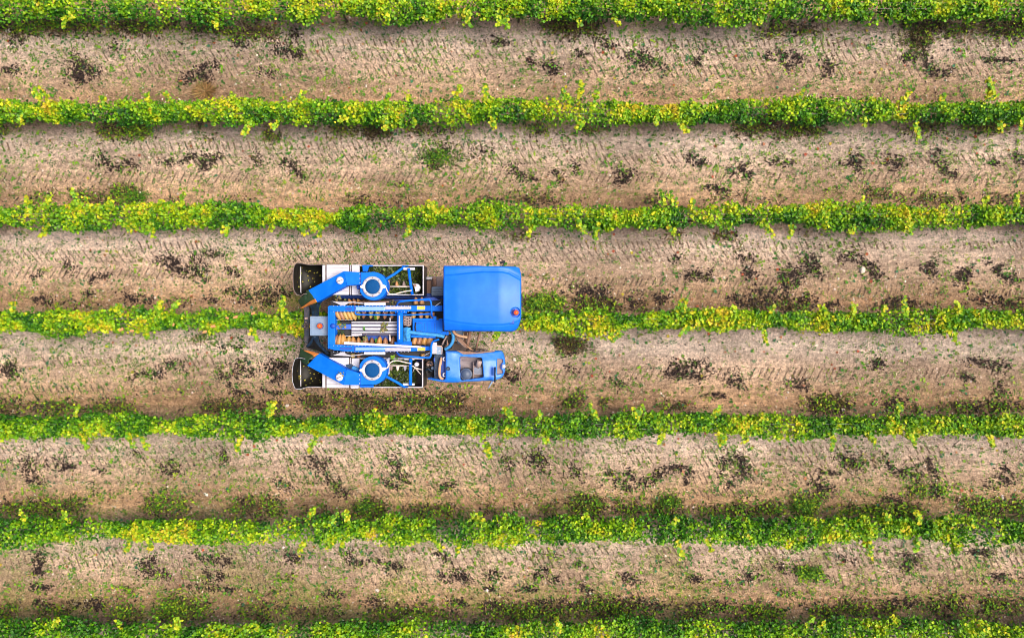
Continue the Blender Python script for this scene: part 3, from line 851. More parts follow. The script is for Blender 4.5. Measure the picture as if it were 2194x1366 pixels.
for wx, wy in ((985, 618), (992, 762), (750, 612), (750, 778)):
    v = P(wx, wy, .62); v.z = .615
    wl = add('wheel', tme.copy() if False else tme, 'dusty_rubber', None, loc(v))
    link('rim', rme, M['blue'], wl)
    st_ = loc(v)
    me = tube_me('wheel_strut', [st_ + Vector((0, .0, .62)), st_ + Vector((0, 0, 1.25))], [.09, .09], 10, True)
    add('wheel_strut', me, 'blue_deep')
    fk = tube_me('wheel_fork', [st_ + Vector((0, .27 * (1 if wy > 690 else -1), .0)), st_ + Vector((0, .27 * (1 if wy > 690 else -1), .66)), st_ + Vector((0, 0, .70))], [.06, .06, .06], 8, True)
    add('wheel_fork', fk, 'blue_deep')

# ---- space between rear bin and cab, far side: mudguard, step, air duct
prism('mudguard', rounded([(910, 592), (948, 592), (948, 636), (912, 634)], 2), 1.45, .05, 'taupe', None, .01)
prism('toolbox', rect(913, 593, 926, 599), 1.62, .15, 'steel', None, .01)
prism('toolbox', rect(912, 600, 924, 630), 1.52, .10, 'rust', None, .01)
prism('step_plate', rect(935, 597, 949, 614), 1.70, .04, 'taupe', None, .008)
tube('tank_neck', [(930, 597, 1.6), (933, 605, 1.66), (931, 613, 1.6)], .06, 'rust')
bl = prism('bellows', rounded(rect(924, 614, 949, 634), 3), 1.75, .25, 'grey_blue', None, .02)
for q in range(5): prism('bellows_rib', rect(925, 616 + q * 3.6, 949, 618 + q * 3.6), 1.77, .03, 'grey_blue', bl, .006)

# ---- rear: grey box with beacon, dirty cross-beam, rubber sheets
rb = prism('rear_box', rounded(rect(664, 677, 703, 719), 1.5), 2.28, .45, 'grey_blue', None, .015)
prism('box_lid', rounded(rect(666.5, 681, 696, 716), 1.5), 2.295, .02, 'grey_blue', rb, .006)
beacon(686.5, 698, 2.30, rb)
prism('rear_beam', [(651, 655), (663, 655), (663, 733), (660, 737), (652, 733)], 1.35, .25, 'beam_dirt', None, .015)
prism('tow_bracket', rect(646, 692, 652, 705), 1.25, .12, 'navy_cloth', None, .01)
def sheet(name, rows, m, parent=None, wob=.03, seed=1):
    """hanging rubber or cloth: rows of (px,py,z) points, subdivided and crumpled, with thickness"""
    n, k = len(rows), len(rows[0])
    G = np.array([[tuple(loc(P(*p))) for p in r] for r in rows])
    sub = 6
    u = np.linspace(0, n - 1, (n - 1) * sub + 1); v = np.linspace(0, k - 1, (k - 1) * sub + 1)
    iu = np.minimum(u.astype(int), n - 2); iv = np.minimum(v.astype(int), k - 2)
    fu, fv = (u - iu)[:, None, None], (v - iv)[None, :, None]
    Q = (G[iu][:, iv] * (1 - fu) * (1 - fv) + G[iu + 1][:, iv] * fu * (1 - fv) + G[iu][:, iv + 1] * (1 - fu) * fv + G[iu + 1][:, iv + 1] * fu * fv)
    nn = vnoise(Q[..., 0], Q[..., 1], 9, seed) - .5
    n2 = vnoise(Q[..., 0], Q[..., 1], 22, seed + 3) - .5
    Q[..., 2] += wob * (2 * nn + n2); Q[..., 1] += wob * .7 * (vnoise(Q[..., 0], Q[..., 1], 12, seed + 9) - .5)
    a, b_ = Q.shape[:2]
    i = np.arange(a * b_).reshape(a, b_)
    Fc = np.stack([i[:-1, :-1].ravel(), i[1:, :-1].ravel(), i[1:, 1:].ravel(), i[:-1, 1:].ravel()], 1)
    o = add(name, mesh_np(name, Q.reshape(-1, 3), Fc, None, True), m, parent)
    so_ = o.modifiers.new('thick', 'SOLIDIFY'); so_.thickness = .012
    return o
sheet('rubber_curtain', [[(664, 655, 1.55), (674, 650, 1.75), (690, 645, 1.9)], [(668, 668, 1.5), (677, 664, 1.7), (683, 660, 1.8)], [(668, 677, 1.5), (675, 677, 1.65), (682, 676, 1.7)]], 'navy_cloth', None, .05, 3)
sheet('rubber_curtain', [[(663, 655, 1.2), (668, 655, 1.2), (672, 657, 1.2)], [(663, 677, 1.2), (668, 677, 1.2), (674, 677, 1.2)]], 'rubber', None, .02, 5)
sheet('rubber_curtain', [[(663, 719, 1.5), (675, 719, 1.6), (682, 719, 1.7)], [(660, 734, 1.4), (672, 732, 1.55), (686, 735, 1.75)], [(657, 745, 1.3), (672, 748, 1.3), (690, 749, 1.7)]], 'rubber', None, .02, 6)
sheet('rubber_curtain', [[(671, 720, 1.72), (681, 720, 1.78)], [(672, 728, 1.72), (684, 733, 1.8)], [(686, 744, 1.8), (692, 742, 1.85)], [(699, 758, 1.9), (707, 757, 1.9)]], 'navy_cloth', None, .03, 7)
sheet('rubber_curtain', [[(670, 722, 1.73), (673, 722, 1.73)], [(663, 733, 1.6), (667, 737, 1.6)], [(655, 741, 1.45), (658, 745, 1.45)]], 'navy_cloth', None, .02, 8)
sheet('rubber_curtain', [[(657, 744, 1.35), (690, 746, 1.5), (712, 757, 1.6)], [(690, 754, 1.3), (700, 762, 1.5), (760, 766, 1.6)]], 'rubber', None, .02, 9)

# ---- the two top frames that carry the bucket conveyors
ZF = 2.55
def frame_beam(side):
    up = side == 'u'
    if up:
        b_ = prism('conveyor_frame', [(704, 654.5), (948, 654.5), (948, 666), (760, 667.5), (716, 667.5), (704, 664)], ZF, .28, 'blue', None, .012)
        y0, y1 = 655.5, 665.5
        cov = [(762, 656.5), (824, 656.5), (824, 665), (761, 665)]
        cov2 = [(824.5, 655.5), (881, 655.5), (881, 662.5), (824.5, 663.5)]
    else:
        b_ = prism('conveyor_frame', [(704, 738.5), (716, 737.5), (760, 740), (923, 741.5), (923, 750), (880, 752.5), (760, 754), (716, 750), (704, 746)], ZF, .28, 'blue', None, .012)
        cov = [(761, 743.5), (824, 743.5), (824, 750), (761, 751)]
        cov2 = [(824.5, 743.8), (880, 744.8), (880, 752), (824.5, 752)]
    for cv, mm in ((cov, 'blue_pale'), (cov2, 'steel')):
        prism('frame_cover', cv, ZF + .035, .03, mm, b_, .012)
    vy = 661.5 if up else 746.5
    vx = (739, 755) if up else (726, 756)
    el = [((vx[0] + vx[1]) / 2 + (vx[1] - vx[0]) / 2 * math.cos(t), vy + 2.7 * math.sin(t)) for t in np.linspace(0, 2 * math.pi, 20)[:-1]]
    prism('vent_grille', el, ZF + .008, .02, 'blue_deep', b_, .003)
    lx = (894, 910) if up else (895, 910.5)
    ly = (655.8, 662.8) if up else (744, 750.6)
    lb = prism('warning_label', rect(lx[0] - .8, ly[0] - .6, lx[1] + .8, ly[1] + .6), ZF + .010, .008, 'white', b_, 0)
    prism('label_print', rect(lx[0], ly[0], lx[1], ly[1]), ZF + .013, .003, 'yellow', lb, 0)
    prism('seam', rect(759, (655 if up else 741.5), 760.3, (667 if up else 752.5)), ZF + .012, .02, 'blue_deep', b_, 0)
    # bolt heads along both edges of the frame
    bv_, bf_ = [], []
    for q in range(22):
        for yy in ((654.8, 667.2) if up else (740.2, 753.2)):
            v = loc(P(715 + q * 7.6, yy, ZF + .012))
            o_ = len(bv_)
            for t in range(6): bv_.append(tuple(v + Vector((.011 * math.cos(t * 1.047), .011 * math.sin(t * 1.047), 0))))
            bv_.append(tuple(v + Vector((0, 0, .012))))
            bf_ += [(o_ + t, o_ + (t + 1) % 6, o_ + 6) for t in range(6)]
    me = bpy.data.meshes.new('bolt_heads'); me.from_pydata(bv_, [], bf_)
    bo = add('bolt_heads', me, 'white', b_); bo['kind'] = 'stuff'
    return b_
fu_, fl_ = frame_beam('u'), frame_beam('l')
rcb = prism('rear_crossbeam', [(703, 655), (717, 666), (717.5, 738), (703, 748)], ZF - .012, .30, 'blue', None, .015)
prism('crossbeam_flange', rect(702.2, 656, 705, 746), ZF + .03, .05, 'blue', rcb, .006)
lathe('hinge_boss', 713.5, 698, ZF - .012, [(.06, 0), (.06, .02), (.02, .03)], 'blue_deep', rcb, 16)
tube('crosstube', [(857, 668, 2.58), (857, 700, 2.58), (857, 734, 2.58)], .075, 'blue', None, 14, 0)
prism('crosstube_foot', rect(846, 665.5, 872, 671), 2.5, .06, 'blue', None, .01)
prism('crosstube_foot', rect(845, 732, 882, 740), 2.5, .06, 'blue', None, .01)
prism('crosstube_glare_strip', rect(854.2, 676, 857, 727), 2.66, .012, 'steel', None, .004)

# outer side plates above the bins' inner edge
prism('side_plate', rect(780.5, 648, 826, 654), 2.60, .02, 'white', None, .004)
prism('side_plate', rect(780, 753.6, 825.5, 759.6), 2.60, .02, 'white', None, .004)
prism('bent_plate', [(711, 645), (728, 646.5), (757, 646), (780, 649), (780, 651.5), (757, 648), (747, 649), (736, 655.5), (733, 655.5), (722, 650)], 2.5, .02, 'steel', None, .003)
prism('bent_plate', [(713, 761), (728, 755.5), (733, 753.5), (737, 753.8), (742, 758), (753, 761), (780, 757), (780, 759.5), (752, 763)], 2.5, .02, 'steel', None, .003)
prism('outer_trough', [(708, 643), (780, 645), (835, 643), (948, 640), (948, 655), (708, 656)], 2.15, .05, 'dark_steel', None, .005)
prism('outer_trough', [(708, 752), (900, 753), (920, 756), (920, 768), (835, 768), (708, 766)], 2.15, .05, 'dark_steel', None, .005)
prism('rust_rail', [(770, 645), (833, 645), (833, 648), (770, 648)], 2.4, .03, 'rust', None, .004)
prism('sloping_panel', [(836, 643), (900, 640), (928, 636), (944, 643), (900, 646)], 2.3, .03, 'blue_deep', None, .004)

# long white bar lying along the lower frame
prism('long_guard_bar', [(737, 731.5), (800, 735.2), (900, 740.8), (905, 743), (903, 745), (893, 744.8), (800, 740.5), (737, 737.8)], 2.66, .04, 'white', None, .006)

# ---- conveyor baskets
def basket_me(lx, ly, lz):
    V, Fc = [], []
    nu, nv = 8, 5
    for i in range(nv + 1):
        a = i / nv
        for j in range(nu + 1):
            b_ = math.pi * j / nu
            r = math.sqrt(max(0, 1 - a ** 2.2))
            V.append((lx * .5 * math.cos(b_) * (r * .85 + .15 * (1 - a)), ly * a, lz * math.sin(b_) * (.35 + .65 * r)))
    for i in range(nv):
        for j in range(nu):
            q = i * (nu + 1) + j
            Fc.append((q, q + 1, q + nu + 2, q + nu + 1))
    Fc.append(tuple(reversed(range(nu + 1))))
    me = bpy.data.meshes.new('basket')
    me.from_pydata(V, [], Fc)
    me.polygons.foreach_set('use_smooth', [len(p.vertices) == 4 for p in me.polygons])
    return me
B1 = basket_me(.145, .20, .11)
def basket(px, py, z, ang, sc=1.0, tilt=0.0, m='basket'):
    o = add('basket', B1 if m == 'basket' else B1.copy(), m, None, loc(P(px, py, z)))
    o.rotation_euler = (math.radians(tilt), 0, math.radians(ang))
    o.scale = (sc, sc, sc)
    return o
for px in (722, 730, 738, 746, 754): basket(px, 667.5, 2.36, 205, 1.15)
for px in (767, 780, 795, 809, 825, 840): basket(px, 667.5, 2.28, 180 + random.uniform(-8, 8), random.uniform(.78, .98))
for px in (886, 902, 915, 926): basket(px, 668.5, 2.3, 180, .95)
for px in (891, 904): basket(px, 651.5, 2.25, 0, .9)
for px in (752, 762, 771): basket(px, 652.5, 2.22, 20, .8)
for px in (717, 727, 736): basket(px, 738, 2.36, -18 + (px - 717), 1.3)
for px in (747, 757, 769, 783, 797, 812, 826, 841): basket(px, 738, 2.26, -4 + random.uniform(-8, 8), random.uniform(.85, 1.1))
for px in (887, 897, 908, 919): basket(px, 737, 2.28, -14, 1.15)
for px in (755, 768, 905): basket(px, 757.5, 2.2, 190, .8)
prism('basket_chain', rect(762, 672.5, 925, 674.8), 2.42, .03, 'blue', None, .006)
tube('guard_rail', [(762, 668, 2.52), (761, 672, 2.52), (768, 674, 2.52), (855, 674.5, 2.52), (900, 674, 2.52), (922, 671, 2.52)], .018, 'blue', None, 6, 2)

# ---- middle: slatted steel chute, leaf tray, blue sheets
sp_ = prism('slat_tray', rect(752.5, 688.3, 853, 719), 2.30, .05, 'slat_gap', None, .004)
for y0, y1 in ((688.6, 691.2), (694.0, 699.0), (702.0, 706.8), (709.4, 712.8)):
    prism('slat', rect(753, y0, 852.5, y1), 2.335, .035, 'white', sp_, .006)
prism('tray_plate', rect(753, 714.5, 775, 719), 2.32, .02, 'steel', sp_, .003)
prism('leaf_tray', rect(718, 688, 752.5, 719), 2.15, .04, 'dark_steel', None, .004)
prism('drive_bar', rect(717, 694, 752, 705.3), 2.30, .10, 'blue_dirty', None, .01)
prism('tray_edge', rect(718, 718.4, 768, 719.6), 2.33, .03, 'white', None, .003)
prism('tray_edge', rect(718, 684.5, 756, 686), 2.33, .03, 'steel', None, .003)
prism('blue_shroud', [(784, 717), (837, 717), (837, 729), (784, 729)], 2.2, .03, 'blue_deep', None, .004)
tube('shaker_rod', [(836, 680, 2.3), (836, 688, 2.28)], .02, 'white', None, 8, 0)
tube('shaker_rod', [(835, 716, 2.3), (836, 731, 2.35)], .022, 'cream_hose', None, 8, 0)

# ---- walkway in front of the frames
wk = prism('walkway', [(884, 684.5), (948, 682), (948, 709.5), (961, 709.5), (961, 717.5), (948, 717), (884, 713)], 2.36, .06, 'blue', None, .008)
def hole_dots(name, pts, z, r, parent):
    V, Fc = [], []
    for px, py in pts:
        v = loc(P(px, py, z)); o_ = len(V)
        for t in range(7): V.append(tuple(v + Vector((r * math.cos(t * .8976), r * math.sin(t * .8976), 0))))
        V += [(a, b_, c - .03) for a, b_, c in V[o_:o_ + 7]]
        Fc += [tuple(range(o_, o_ + 7))] + [(o_ + 7 + t, o_ + 7 + (t + 1) % 7, o_ + (t + 1) % 7, o_ + t) for t in range(7)]
    me = bpy.data.meshes.new(name); me.from_pydata(V, [], Fc)
    o = add(name, me, 'rubber', parent); o['kind'] = 'stuff'
hole_dots('perforations', [(x_, 692.5 + q * 4.3 + (2.1 if x_ in (909.7, 930.5) else 0)) for x_ in (904.3, 909.7, 915, 925.5, 930.5, 936) for q in range(5 - (x_ in (909.7, 930.5)))] + [(947, 710.5), (957, 712)], 2.363, .011, wk)
tube('walkway_hinge', [(891, 690.5, 2.4), (889.8, 700, 2.4), (891, 709.5, 2.4)], .014, 'rubber', wk, 6, 0)
prism('hinge_arm', rect(891, 691.3, 903, 692.2), 2.375, .015, 'blue_deep', wk, 0)
prism('hinge_arm', rect(891, 708.4, 903, 709.4), 2.375, .015, 'blue_deep', wk, 0)
gp = prism('grip_plate', rounded([(864.5, 676), (882, 678), (881, 696), (876, 699), (864.5, 696)], 1.5), 2.42, .03, 'taupe', None, .005)
hole_dots('perforations', [(867.5, 681), (872.5, 683.5), (877.5, 681.5), (867.5, 687), (872.5, 689), (877.5, 687), (867.5, 693), (872.5, 694), (877.5, 692.5)], 2.423, .016, gp)
sheet('blue_cloth', [[(864, 703, 2.42), (872, 700, 2.48), (880, 702, 2.42)], [(863, 718, 2.45), (872, 716, 2.52), (880, 716, 2.44)], [(863, 735, 2.40), (872, 734, 2.46), (880, 736, 2.38)]], 'blue_cloth', None, .05, 12)
tube('covered_hose', [(872, 710, 2.44), (890, 713, 2.46), (915, 716, 2.44), (938, 717.5, 2.42), (952, 721, 2.4)], .045, 'blue_cloth', None, 8, 2)
prism('front_rail', [(884, 681.5), (930, 681.5), (930, 686.8), (884, 686.8)], 2.40, .08, 'blue', None, .008)
prism('front_rail', [(881, 717), (933, 719), (933, 724), (881, 723)], 2.40, .08, 'blue', None, .008)
prism('cross_member', [(882, 653), (890, 668), (890, 676), (882, 676)], 2.34, .12, 'blue_deep', None, .01)
tl = prism('tool_socket', rect(934, 679, 939.5, 685), 2.42, .05, 'rubber', None, .006)
prism('rail_end', rect(928, 677, 935, 686), 2.43, .1, 'blue', None, .008)
tube('handrail', [(851, 655, 2.45), (852, 647, 2.8), (866, 644.5, 2.85), (912, 641, 2.85), (921, 641, 2.85), (924.5, 650, 2.85), (924.5, 672, 2.85), (926, 678, 2.5)], .022, 'blue', None, 8, 2)
tube('handrail', [(850, 754, 2.45), (855, 761, 2.8), (870, 763, 2.85), (910, 766, 2.85), (921, 766.5, 2.85), (924, 758, 2.85), (924, 735, 2.85), (930, 729.5, 2.6), (940, 727, 2.5)], .024, 'blue', None, 8, 2)
tube('support_rod', [(927, 658, 2.5), (934, 654.5, 2.55), (944, 647.5, 2.6)], .010, 'white', None, 6, 0)
tube('support_rod', [(906, 763, 2.4), (921, 754.5, 2.45)], .010, 'white', None, 6, 0)

# ---- steel bins on both sides
def ring_wall(name, rings, wall, z, depth, m, parent=None):
    """four upright walls with a folded steel rim, open on top"""
    x0, y0, x1, y1 = rings
    t = wall
    o = None
    for r_ in ((x0, y0, x1, y0 + t), (x0, y1 - t, x1, y1), (x1 - t, y0 + t, x1, y1 - t), (x0, y0 + t, x0 + t, y1 - t)):
        q = prism('bin_rim', rect(*r_), z, .06, m, parent, .006)
        w0 = (r_[0] + .5, r_[1] + .5, r_[2] - .5, r_[3] - .5)
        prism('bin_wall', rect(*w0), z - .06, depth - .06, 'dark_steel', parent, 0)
    return q

def make_bin(up):
    s_ = 'u' if up else 'l'
    zb = 2.36
    y0, y1 = (567.5, 632.5) if up else (766.5, 830.5)
    x1 = 908 if up else 906.5
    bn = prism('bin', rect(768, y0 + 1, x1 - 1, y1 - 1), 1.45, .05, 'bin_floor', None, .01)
    ring_wall('bin_wall', (768, y0, x1, y1), 2.6, zb, .93, 'steel', bn)
    # sloping floor of the front end, its shade put into dark steel
    # lids
    yl0, yl1 = (567, 631.5) if up else (766, 830.5)
    prism('lid', [(699.5, yl0), (747.5, yl0), (747.5, yl1), (699.5, yl1)], zb + .03, .03, 'white', bn, .006)
    prism('lid', [(753.5, yl0 + (0 if up else 1)), (769.5, yl0 + (0 if up else 1)), (768, yl1 + (0 if up else 1)), (751.5 if not up else 753.5, yl1 + (0 if up else 1))], zb + .05, .03, 'white', bn, .006)
    prism('lid_hinge', rect(748, yl0 + 1, 753, yl1 - 1), zb - .02, .04, 'taupe', bn, .004)
    prism('lid_hinge', rect(749.6, yl0, 751.4, yl1), zb + .02, .03, 'steel', bn, .003)
    prism('end_strip', rect(690.5, yl0 + .5, 696.5, yl1), zb + .02, .06, 'white', bn, .008)
    prism('end_hinge', rect(696.5, yl0 + 1, 699.5, yl1), zb - .04, .04, 'rust', bn, .004)
    for q in range(5):
        prism('lid_seam', rect(701, yl0 + 6 + q * 12.5, 746.5, yl0 + 6.5 + q * 12.5), zb + .032, .01, 'taupe', bn, 0)
    prism('bin_side', rect(692, y0 + 2, 770, y1 - 2), zb - .05, .5, 'dark_steel', bn, .01)
    return bn
bin_u, bin_l = make_bin(True), make_bin(False)

# grapes and leaves heaped inside each bin
def heap(name, x0, y0, x1, y1, zt, label, slope):
    n = 3400
    px = RNG.uniform(x0, x1, n); py = RNG.uniform(y0, y1, n)
    m_ = (H - zt) / F
    fall = sstep(slope[0], slope[1], px)
    z = zt - .45 * fall + .09 * (fbm(px, py, .09, 5, 3) - .5) + RNG.uniform(-.03, .03, n)
    pos = np.stack([(px - CX) * m_, -(py - CY) * m_, z], 1)
    col = palette(n, [(.030, .060, .006), (.05, .085, .008), (.018, .035, .006), (.09, .12, .012), (.20, .22, .02), (.012, .012, .010)], (4, 4, 3, 2, .35, 3))
    V, Fc, C = scatter(LEAF_V, LEAF_F, pos, orient(n, .9), RNG.uniform(.035, .075, n)[:, None] * np.ones((1, 3)), col)
    o = link(name, mesh_np(name, V, Fc, C), M['grape'])
    tag(o, label, 'grapes', None, 'stuff')
    return o
# a solid bed under the loose berries so that no gap shows
def bed(parent, x0, x1, y0, y1, z, drop):
    pts = [(x0, y0, z), (x1, y0, z - drop), (x1, y1, z - drop), (x0, y1, z)]
    prism('pressed_grape_bed', pts, z, .2, 'grape_bed', parent, 0)
M['grape_bed'] = mat('pressed_grapes', (.02, .032, .006), .6, 0, (.035, .05, .01), .8, 25, .02, 40)
bed(bin_u, 771, 893, 571, 629.5, 2.04, .46)
bed(bin_l, 771, 893, 770, 828, 2.04, .46)
heap('crushed_grapes', 772, 572, 898, 629, 2.12, 'dark green crushed grapes filling the bin nearer the cab', (858, 905))
heap('crushed_grapes', 772, 770, 884, 828, 2.12, 'dark green crushed grapes filling the bin behind the engine cover', (845, 895))

# rear discharge trays of the bins
def tray(up):
    zt = 2.30
    if up:
        out = [(690.5, 566.5), (660, 567), (652, 565.5), (644, 563.8), (635, 564), (631, 569), (628.5, 578), (628, 595), (628.5, 615), (631, 624), (637, 631), (645, 633.5), (652, 629), (690.5, 630)]
    else:
        out = [(690.5, 829), (665, 828), (655, 829.5), (645, 833), (634, 832.5), (631, 829), (627, 817), (626, 800), (628, 782), (632, 769), (640, 765.5), (652, 768), (690.5, 768)]
    cy = 599 if up else 799
    n = len(out)
    V, Fc = [], []
    lev = [(0, 0.0), (.02, .004), (.02, -.02), (.05, -.26), (.10, -.36), (1, -.40)]
    cxp = 662
    for a, dz in lev:
        for px, py in out:
            q = (px + (cxp - px) * (a if a < 1 else .9), py + (cy - py) * (a if a < 1 else .9))
            v = loc(P(q[0], q[1], zt)); v.z = zt + dz
            if px > 689: v = loc(P(690.5, q[1], zt)); v.z = zt + dz * .95
            V.append(tuple(v))
    for i in range(len(lev) - 1):
        for t in range(n - 1 if False else n):
            Fc.append((i * n + t, i * n + (t + 1) % n, (i + 1) * n + (t + 1) % n, (i + 1) * n + t))
    Fc.append(tuple(range((len(lev) - 1) * n, len(lev) * n)))
    me = bpy.data.meshes.new('discharge_tray'); me.from_pydata(V, [], Fc)
    bm = bmesh.new(); bm.from_mesh(me); bmesh.ops.recalc_face_normals(bm, faces=bm.faces); bm.to_mesh(me); bm.free()
    me.polygons.foreach_set('use_smooth', [True] * len(me.polygons))
    o = add('discharge_tray', me, 'tray')
    sm = o.modifiers.new('thick', 'SOLIDIFY'); sm.thickness = .02
    pts = [loc(P(px, py, zt)) + Vector((0, 0, .012)) for px, py in out]
    add('tray_rim', tube_me('tray_rim', pts, .007, 6, True), 'taupe' if up else 'steel', o)
    yy = (571, 628) if up else (771, 829)
    tube('tray_rib', [(644, yy[0], 1.97), (644, (yy[0] + yy[1]) / 2, 1.93), (644.5, yy[1], 1.97)], .016, 'white', o, 6, 0)
    return o
tray_u, tray_l = tray(True), tray(False)

# ---- extractor fans with their ducts
def fan(up):
    zt = 2.80
    cx, cy = (799, 612.5) if up else (798, 793.5)
    R = 30.5
    if up:
        body = [(772.5, 582.5)] + [(cx + R * math.cos(a), cy + R * math.sin(a)) for a in np.linspace(-1.75, 2.75, 40)] + [(772.5, 610)]
        duct = [(772, 583, 2.79), (736, 581, 2.79), (743.5, 610.9, 2.79), (772, 609.8, 2.79)]
        chute = [(735.8, 581.2, 2.78), (660.4, 621.2, 2.45), (679, 647.4, 2.45), (743.2, 610.9, 2.78)]
        flap = [[(660.2, 621.8, 2.43), (669, 634, 2.46), (676, 643.5, 2.43)], [(650, 632, 2.2), (658, 644, 2.25), (664, 652, 2.2)], [(638, 643.5, 1.85), (643, 651, 1.9), (645, 657, 1.85)]]
        orange = [[(679.5, 646.6, 2.47), (675.6, 639.8, 2.47)], [(671, 650, 2.32), (668, 643, 2.36)], [(662.5, 653.5, 2.15), (658.5, 649.5, 2.2)], [(644, 661, 1.9), (643, 659.5, 1.92)]]
        cap = (729.6, 600.7)
        ears = [((771.5, 614), (782, 613)), ((817, 613), (827, 614))]
    else:
        body = [(771, 799.5)] + [(cx + R * math.cos(a), cy + R * math.sin(a)) for a in np.linspace(-2.75, 1.65, 40)] + [(771, 824.5)]
        duct = [(771.5, 799.5, 2.79), (742.3, 790.4, 2.79), (735.7, 824.2, 2.79), (771.5, 824.6, 2.79)]
        chute = [(742, 790.6, 2.78), (683.3, 756.6, 2.45), (657.6, 782.8, 2.45), (735.4, 824, 2.78)]
        flap = [[(656.8, 782, 2.43), (664, 770, 2.46), (672.8, 762.4, 2.43)], [(648, 775, 2.2), (655, 765, 2.25), (663, 756, 2.2)], [(640, 765, 1.9), (643, 757, 1.95), (644, 746, 1.85)]]
        orange = [[(683.3, 756.9, 2.47), (672.8, 763, 2.47)], [(672, 753.5, 2.36), (664, 757, 2.36)], [(652, 749.3, 2.2), (650, 749.8, 2.2)]]
        cap = (728.3, 807.6)
        ears = [((770, 793), (780, 792)), ((815, 792), (827, 789))]
    f_ = prism('extractor_fan', body, zt, .42, 'blue', None, .02)
    d_ = prism('duct', duct, 0, .34, 'blue', f_, .008)
    c_ = prism('chute', chute, 0, .32, 'blue', f_, .008)
    sx = [(q[0], q[1]) for q in (duct[0], duct[3])]
    # white clamp ring, mesh and bolts
    lathe('fan_ring', cx - .5, cy + (1.5 if up else -1), zt, [(.170, .0), (.170, .03), (.182, .045), (.230, .045), (.242, .032), (.245, .0)], 'steel', f_, 48)
    ms = lathe('fan_mesh', cx - .5, cy + (1.5 if up else -1), zt + .035, [(.178, -.03), (.176, -.004), (.10, .008), (0, .014)], 'blue_mesh', f_, 40)
    for a in (0.75, 2.36, 3.9, 5.5, 1.57, 4.71):
        rr = 19.2
        lathe('clamp_bolt', cx - .5 + rr * math.cos(a), cy + (1.5 if up else -1) + rr * math.sin(a), zt + .047, [(.014, 0), (.014, .014), (.008, .02)], 'taupe', f_, 8)
    for (ax, ay), (bx, by) in ears:
        dx, dy = bx - ax, by - ay
        out_ = abs(ax - cx) > abs(bx - cx)
        wa, wb = (2.2, 6) if out_ else (6, 2.2)
        prism('ring_ear', [(ax, ay - wa), (bx, by - wb), (bx, by + wb), (ax, ay + wa)], zt + .046, .04, 'white', f_, .006)
    for t in (.15, .5, .85):
        p0, p1 = duct[0], duct[3]
        lathe('duct_bolt', p0[0] - 1 + (p1[0] - p0[0]) * t, p0[1] + (p1[1] - p0[1]) * t, 2.80, [(.014, 0), (.012, .012), (.004, .018)], 'white', d_, 8)
    prism('duct_seam', [(duct[0][0] - .2, duct[0][1]), (duct[0][0] + .5, duct[0][1]), (duct[3][0] + .5, duct[3][1]), (duct[3][0] - .2, duct[3][1])], 2.803, .02, 'blue_deep', f_, 0)
    cz = 2.70 if up else 2.71
    lathe('inspection_cap', cap[0], cap[1], cz, [(.088, -.03), (.088, .05), (.08, .062), (.03, .066), (0, .066)], 'white', c_, 24)
    tube('cap_handle', [(cap[0] - 7, cap[1] + 2.5, cz + .075), (cap[0] + 7, cap[1] - 3, cz + .075)], .008, 'taupe', c_, 6, 0)
    sheet('rubber_flap', flap, 'green_flap', f_, .03, 21 if up else 22)
    sheet('deflector', orange, 'orange', f_, .01, 31 if up else 32)
    mo = prism('hydraulic_motor', [(763, 612.5), (771, 609), (772, 617), (765, 620)] if up else [(752, 788), (757, 783), (770, 789), (769, 796), (757, 793)], 2.5, .18, 'blue_cloth' if not up else 'blue_dirty', f_, .02)
    if not up: prism('motor_hose', rounded([(740, 781), (754, 779), (759, 787), (746, 791)], 3), 2.44, .12, 'navy_cloth', mo, .03)
    return f_
fan(True); fan(False)

